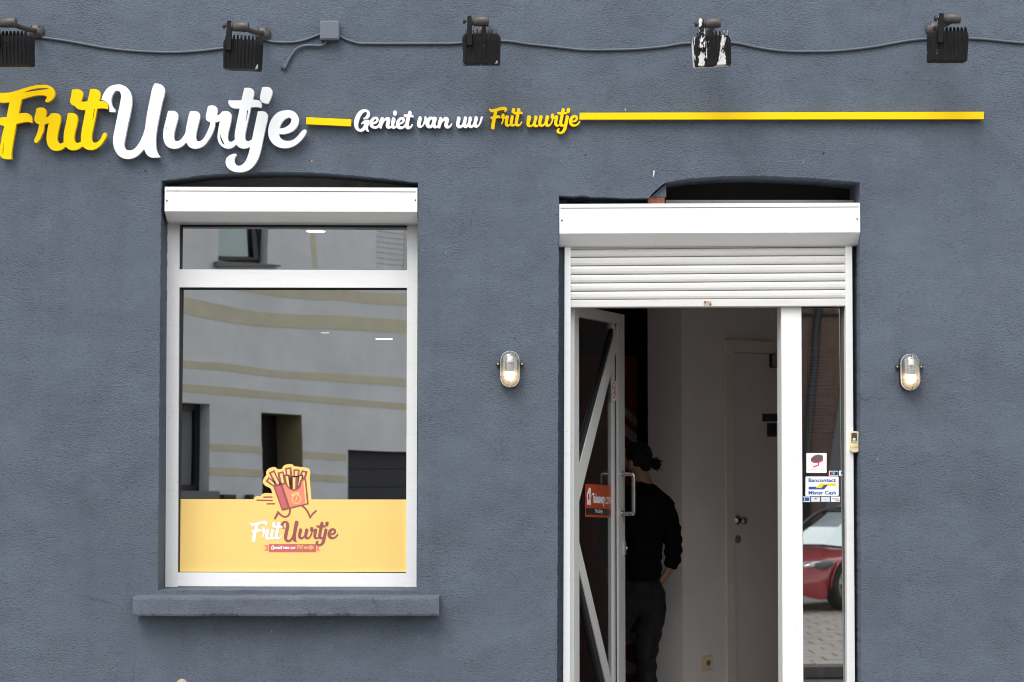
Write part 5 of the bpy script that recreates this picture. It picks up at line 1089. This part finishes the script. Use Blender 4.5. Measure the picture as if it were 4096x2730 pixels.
# ------------------------------------------------------------------ red car
hA = R(50); hd = Vector((-math.sin(hA), math.cos(hA), 0)); rt = Vector((hd.y, -hd.x, 0))
cz_ = G0 + .022
cpos = mir(FS, Fr((0, 0, cz_), (1, 0, 0), (0, -1, 0)), 3386, 2446); fc = Vector((cpos[0], -cpos[1], cz_))     # ground below the near front wheel
c0 = fc - hd * 1.28 - rt * .80
def Cw(l, w, z): return c0 + hd * l + rt * w + Vector((0, 0, z))       # l forward, w to the right flank
car = thing('parked_car', c0, 'red sports car parked on the setts, mirrored in the door side light', 'car')
M_car = mat('red_car_paint', (.40, .016, .028), .22, .05, 2, coat=1.0); M_cg = mat('car_glass', (.075, .10, .105), .06, .05, metallic=.7); M_tyre = mat('tyre_rubber', (.012, .012, .012), .8); M_rim = mat('alloy_rim', (.55, .55, .56), .3, .05, metallic=1.0)
WB = (1.28, -1.12); RW = .33
stn = [2.06, 2.02, 1.93, 1.8, 1.68, 1.6, 1.5, 1.4, 1.28, 1.16, 1.06, .96, .88, .7, .4, 0, -.4, -.7, -.74, -.82, -.95, -1.12, -1.3, -1.42, -1.52, -1.7, -1.9, -2.02, -2.06]
def wid(l): return .84 - .16 * max(0, (abs(l) - 1.45) / .6) ** 2.2
def topz(l):
    if l > .75: return .80 - .20 * ((l - .75) / 1.3) ** 1.8
    if l < -1.2: return .86 - .08 * ((-1.2 - l) / .86) ** 2
    return .80 + .06 * (.75 - l) / 1.95
def botz(l):
    z = .16 + .10 * max(0, (abs(l) - 1.75) / .3) ** 2
    for wb in WB:
        d = abs(l - wb)
        if d < .385: z = max(z, .31 + math.sqrt(max(0, .385 ** 2 - d * d)))
    return min(z, .64)
vs, fs_ = [], []
for l in stn:
    w, t2, b2 = wid(l), topz(l), botz(l); sh2 = min(t2 - .05, .70)
    pr_ = [(0, t2), (.45 * w, t2 - .012), (.80 * w, t2 - .035), (.95 * w, sh2 - .02), (1.0 * w, max(b2 + .004, .50)), (.985 * w, max(b2 + .002, .30)), (.95 * w, b2)]
    full = [(-a_, z) for a_, z in reversed(pr_[1:])] + pr_
    vs += [Cw(l, a_, z) for a_, z in full]
n = 13
for i in range(len(stn) - 1):
    for k_ in range(n - 1): fs_.append([i * n + k_, i * n + k_ + 1, (i + 1) * n + k_ + 1, (i + 1) * n + k_])
fs_ += [list(range(n)), [(len(stn) - 1) * n + k_ for k_ in range(n)]]
mk('body', vs, fs_, M_car, car, True)
# cabin: glass band and roof
def cab(l): return None
cst = [(.78, .74, .80, .74), (.45, .70, 1.02, .62), (.12, .66, 1.22, .54), (-.1, .64, 1.27, .52), (-.6, .64, 1.26, .52), (-.9, .66, 1.14, .55), (-1.28, .70, .86, .68)]
vs, fs_ = [], []
for l, wb2, zt2, wt in cst:
    zb2 = topz(l) - .03
    vs += [Cw(l, -wb2, zb2), Cw(l, -wt, max(zt2 - .03, zb2 + .01)), Cw(l, -wt * .8, zt2), Cw(l, 0, zt2 + .015), Cw(l, wt * .8, zt2), Cw(l, wt, max(zt2 - .03, zb2 + .01)), Cw(l, wb2, zb2)]
for i in range(len(cst) - 1):
    for k_ in range(6): fs_.append([i * 7 + k_, i * 7 + k_ + 1, (i + 1) * 7 + k_ + 1, (i + 1) * 7 + k_])
mk('windows', vs, fs_, M_cg, car, False)
for s_ in (-1, 1): tube('windscreen_pillar', [Cw(.80, s_ * .735, .79), Cw(.45, s_ * .655, 1.01), Cw(.12, s_ * .56, 1.225), Cw(-.6, s_ * .53, 1.25), Cw(-1.3, s_ * .69, .86)], .028, M_blackp, car, 8, 4)
plate_vs = [Cw(.10, -.5, 1.235), Cw(.10, .5, 1.235), Cw(-.62, .5, 1.275), Cw(-.62, -.5, 1.275), Cw(.10, -.5, 1.25), Cw(.10, .5, 1.25), Cw(-.62, .5, 1.29), Cw(-.62, -.5, 1.29)]
mk('roof', plate_vs, [[0, 1, 2, 3], [4, 5, 6, 7], [0, 1, 5, 4], [1, 2, 6, 5], [2, 3, 7, 6], [3, 0, 4, 7]], M_blackp, car)
def ell(name, c_, ax, r_, m, par):
    bm = bmesh.new(); bmesh.ops.create_uvsphere(bm, u_segments=18, v_segments=12, radius=1)
    for v in bm.verts: v.co = c_ + ax[0] * v.co.x * r_[0] + ax[1] * v.co.y * r_[1] + ax[2] * v.co.z * r_[2]
    return bm_obj(name, bm, m, par, True)
M_hl = mat('headlight_glass', (.10, .105, .11), .08, .1, spec=.9, coat=.6); M_sil = mat('headlight_reflector', (.6, .6, .6), .15, .1, metallic=1.0)
for s_ in (-1, 1):
    ax0 = (hd * -.62 + rt * s_ * .72 + Vector((0, 0, .22))).normalized(); up_ = (Vector((0, 0, 1)) - hd * .2).normalized(); ax2 = ax0.cross(up_).normalized()
    h_ = ell('headlight', Cw(1.78, s_ * .67, .575), (ax0, ax2, up_), (.27, .10, .078), M_hl, car)
    ell('headlight_reflector', Cw(1.84, s_ * .64, .575), (ax0, ax2, up_), (.10, .115, .05), M_sil, h_)
    ell('fog_light', Cw(1.93, s_ * .52, .30), (rt, hd, Vector((0, 0, 1))), (.15, .08, .05), M_blackp, car)
ell('grille', Cw(2.0, 0, .36), (rt, hd, Vector((0, 0, 1))), (.36, .07, .06), M_blackp, car)
tube('wheel_arch', [Cw(1.28 + .385 * math.cos(a_), .845, .31 + .385 * math.sin(a_)) for a_ in [math.pi * i / 10 for i in range(11)]], .012, M_car, car, 6, 1)
for wb in WB:
    for s_ in (-1, 1):
        wc = Cw(wb, s_ * .66, RW); o_ax = rt * s_
        wh = lathe('wheel', wc, o_ax, [(0, .2), (0, .31), (.03, RW), (.17, RW), (.195, .315), (.2, .24), (.16, .235), (.15, .1)], M_tyre, car, 28)
        lathe('rim', wc + o_ax * .14, o_ax, [(0, .235), (.055, .236), (.062, .225), (.02, .21), (.018, .21)], M_rim, wh, 28)
        for k_ in range(5):
            a_ = 2 * math.pi * k_ / 5 + .3; dv = hd * math.cos(a_) + Vector((0, 0, math.sin(a_))); dn = o_ax.cross(dv)
            c1_, c2_ = wc + o_ax * .185 + dv * .02, wc + o_ax * .185 + dv * .22
            mk('spoke', [c1_ + dn * .035, c1_ - dn * .035, c2_ - dn * .022, c2_ + dn * .022, c1_ + dn * .035 - o_ax * .03, c1_ - dn * .035 - o_ax * .03, c2_ - dn * .022 - o_ax * .03, c2_ + dn * .022 - o_ax * .03], [[0, 1, 2, 3], [4, 5, 6, 7], [0, 1, 5, 4], [1, 2, 6, 5], [2, 3, 7, 6], [3, 0, 4, 7]], M_rim, wh)
bpy.context.view_layer.update()
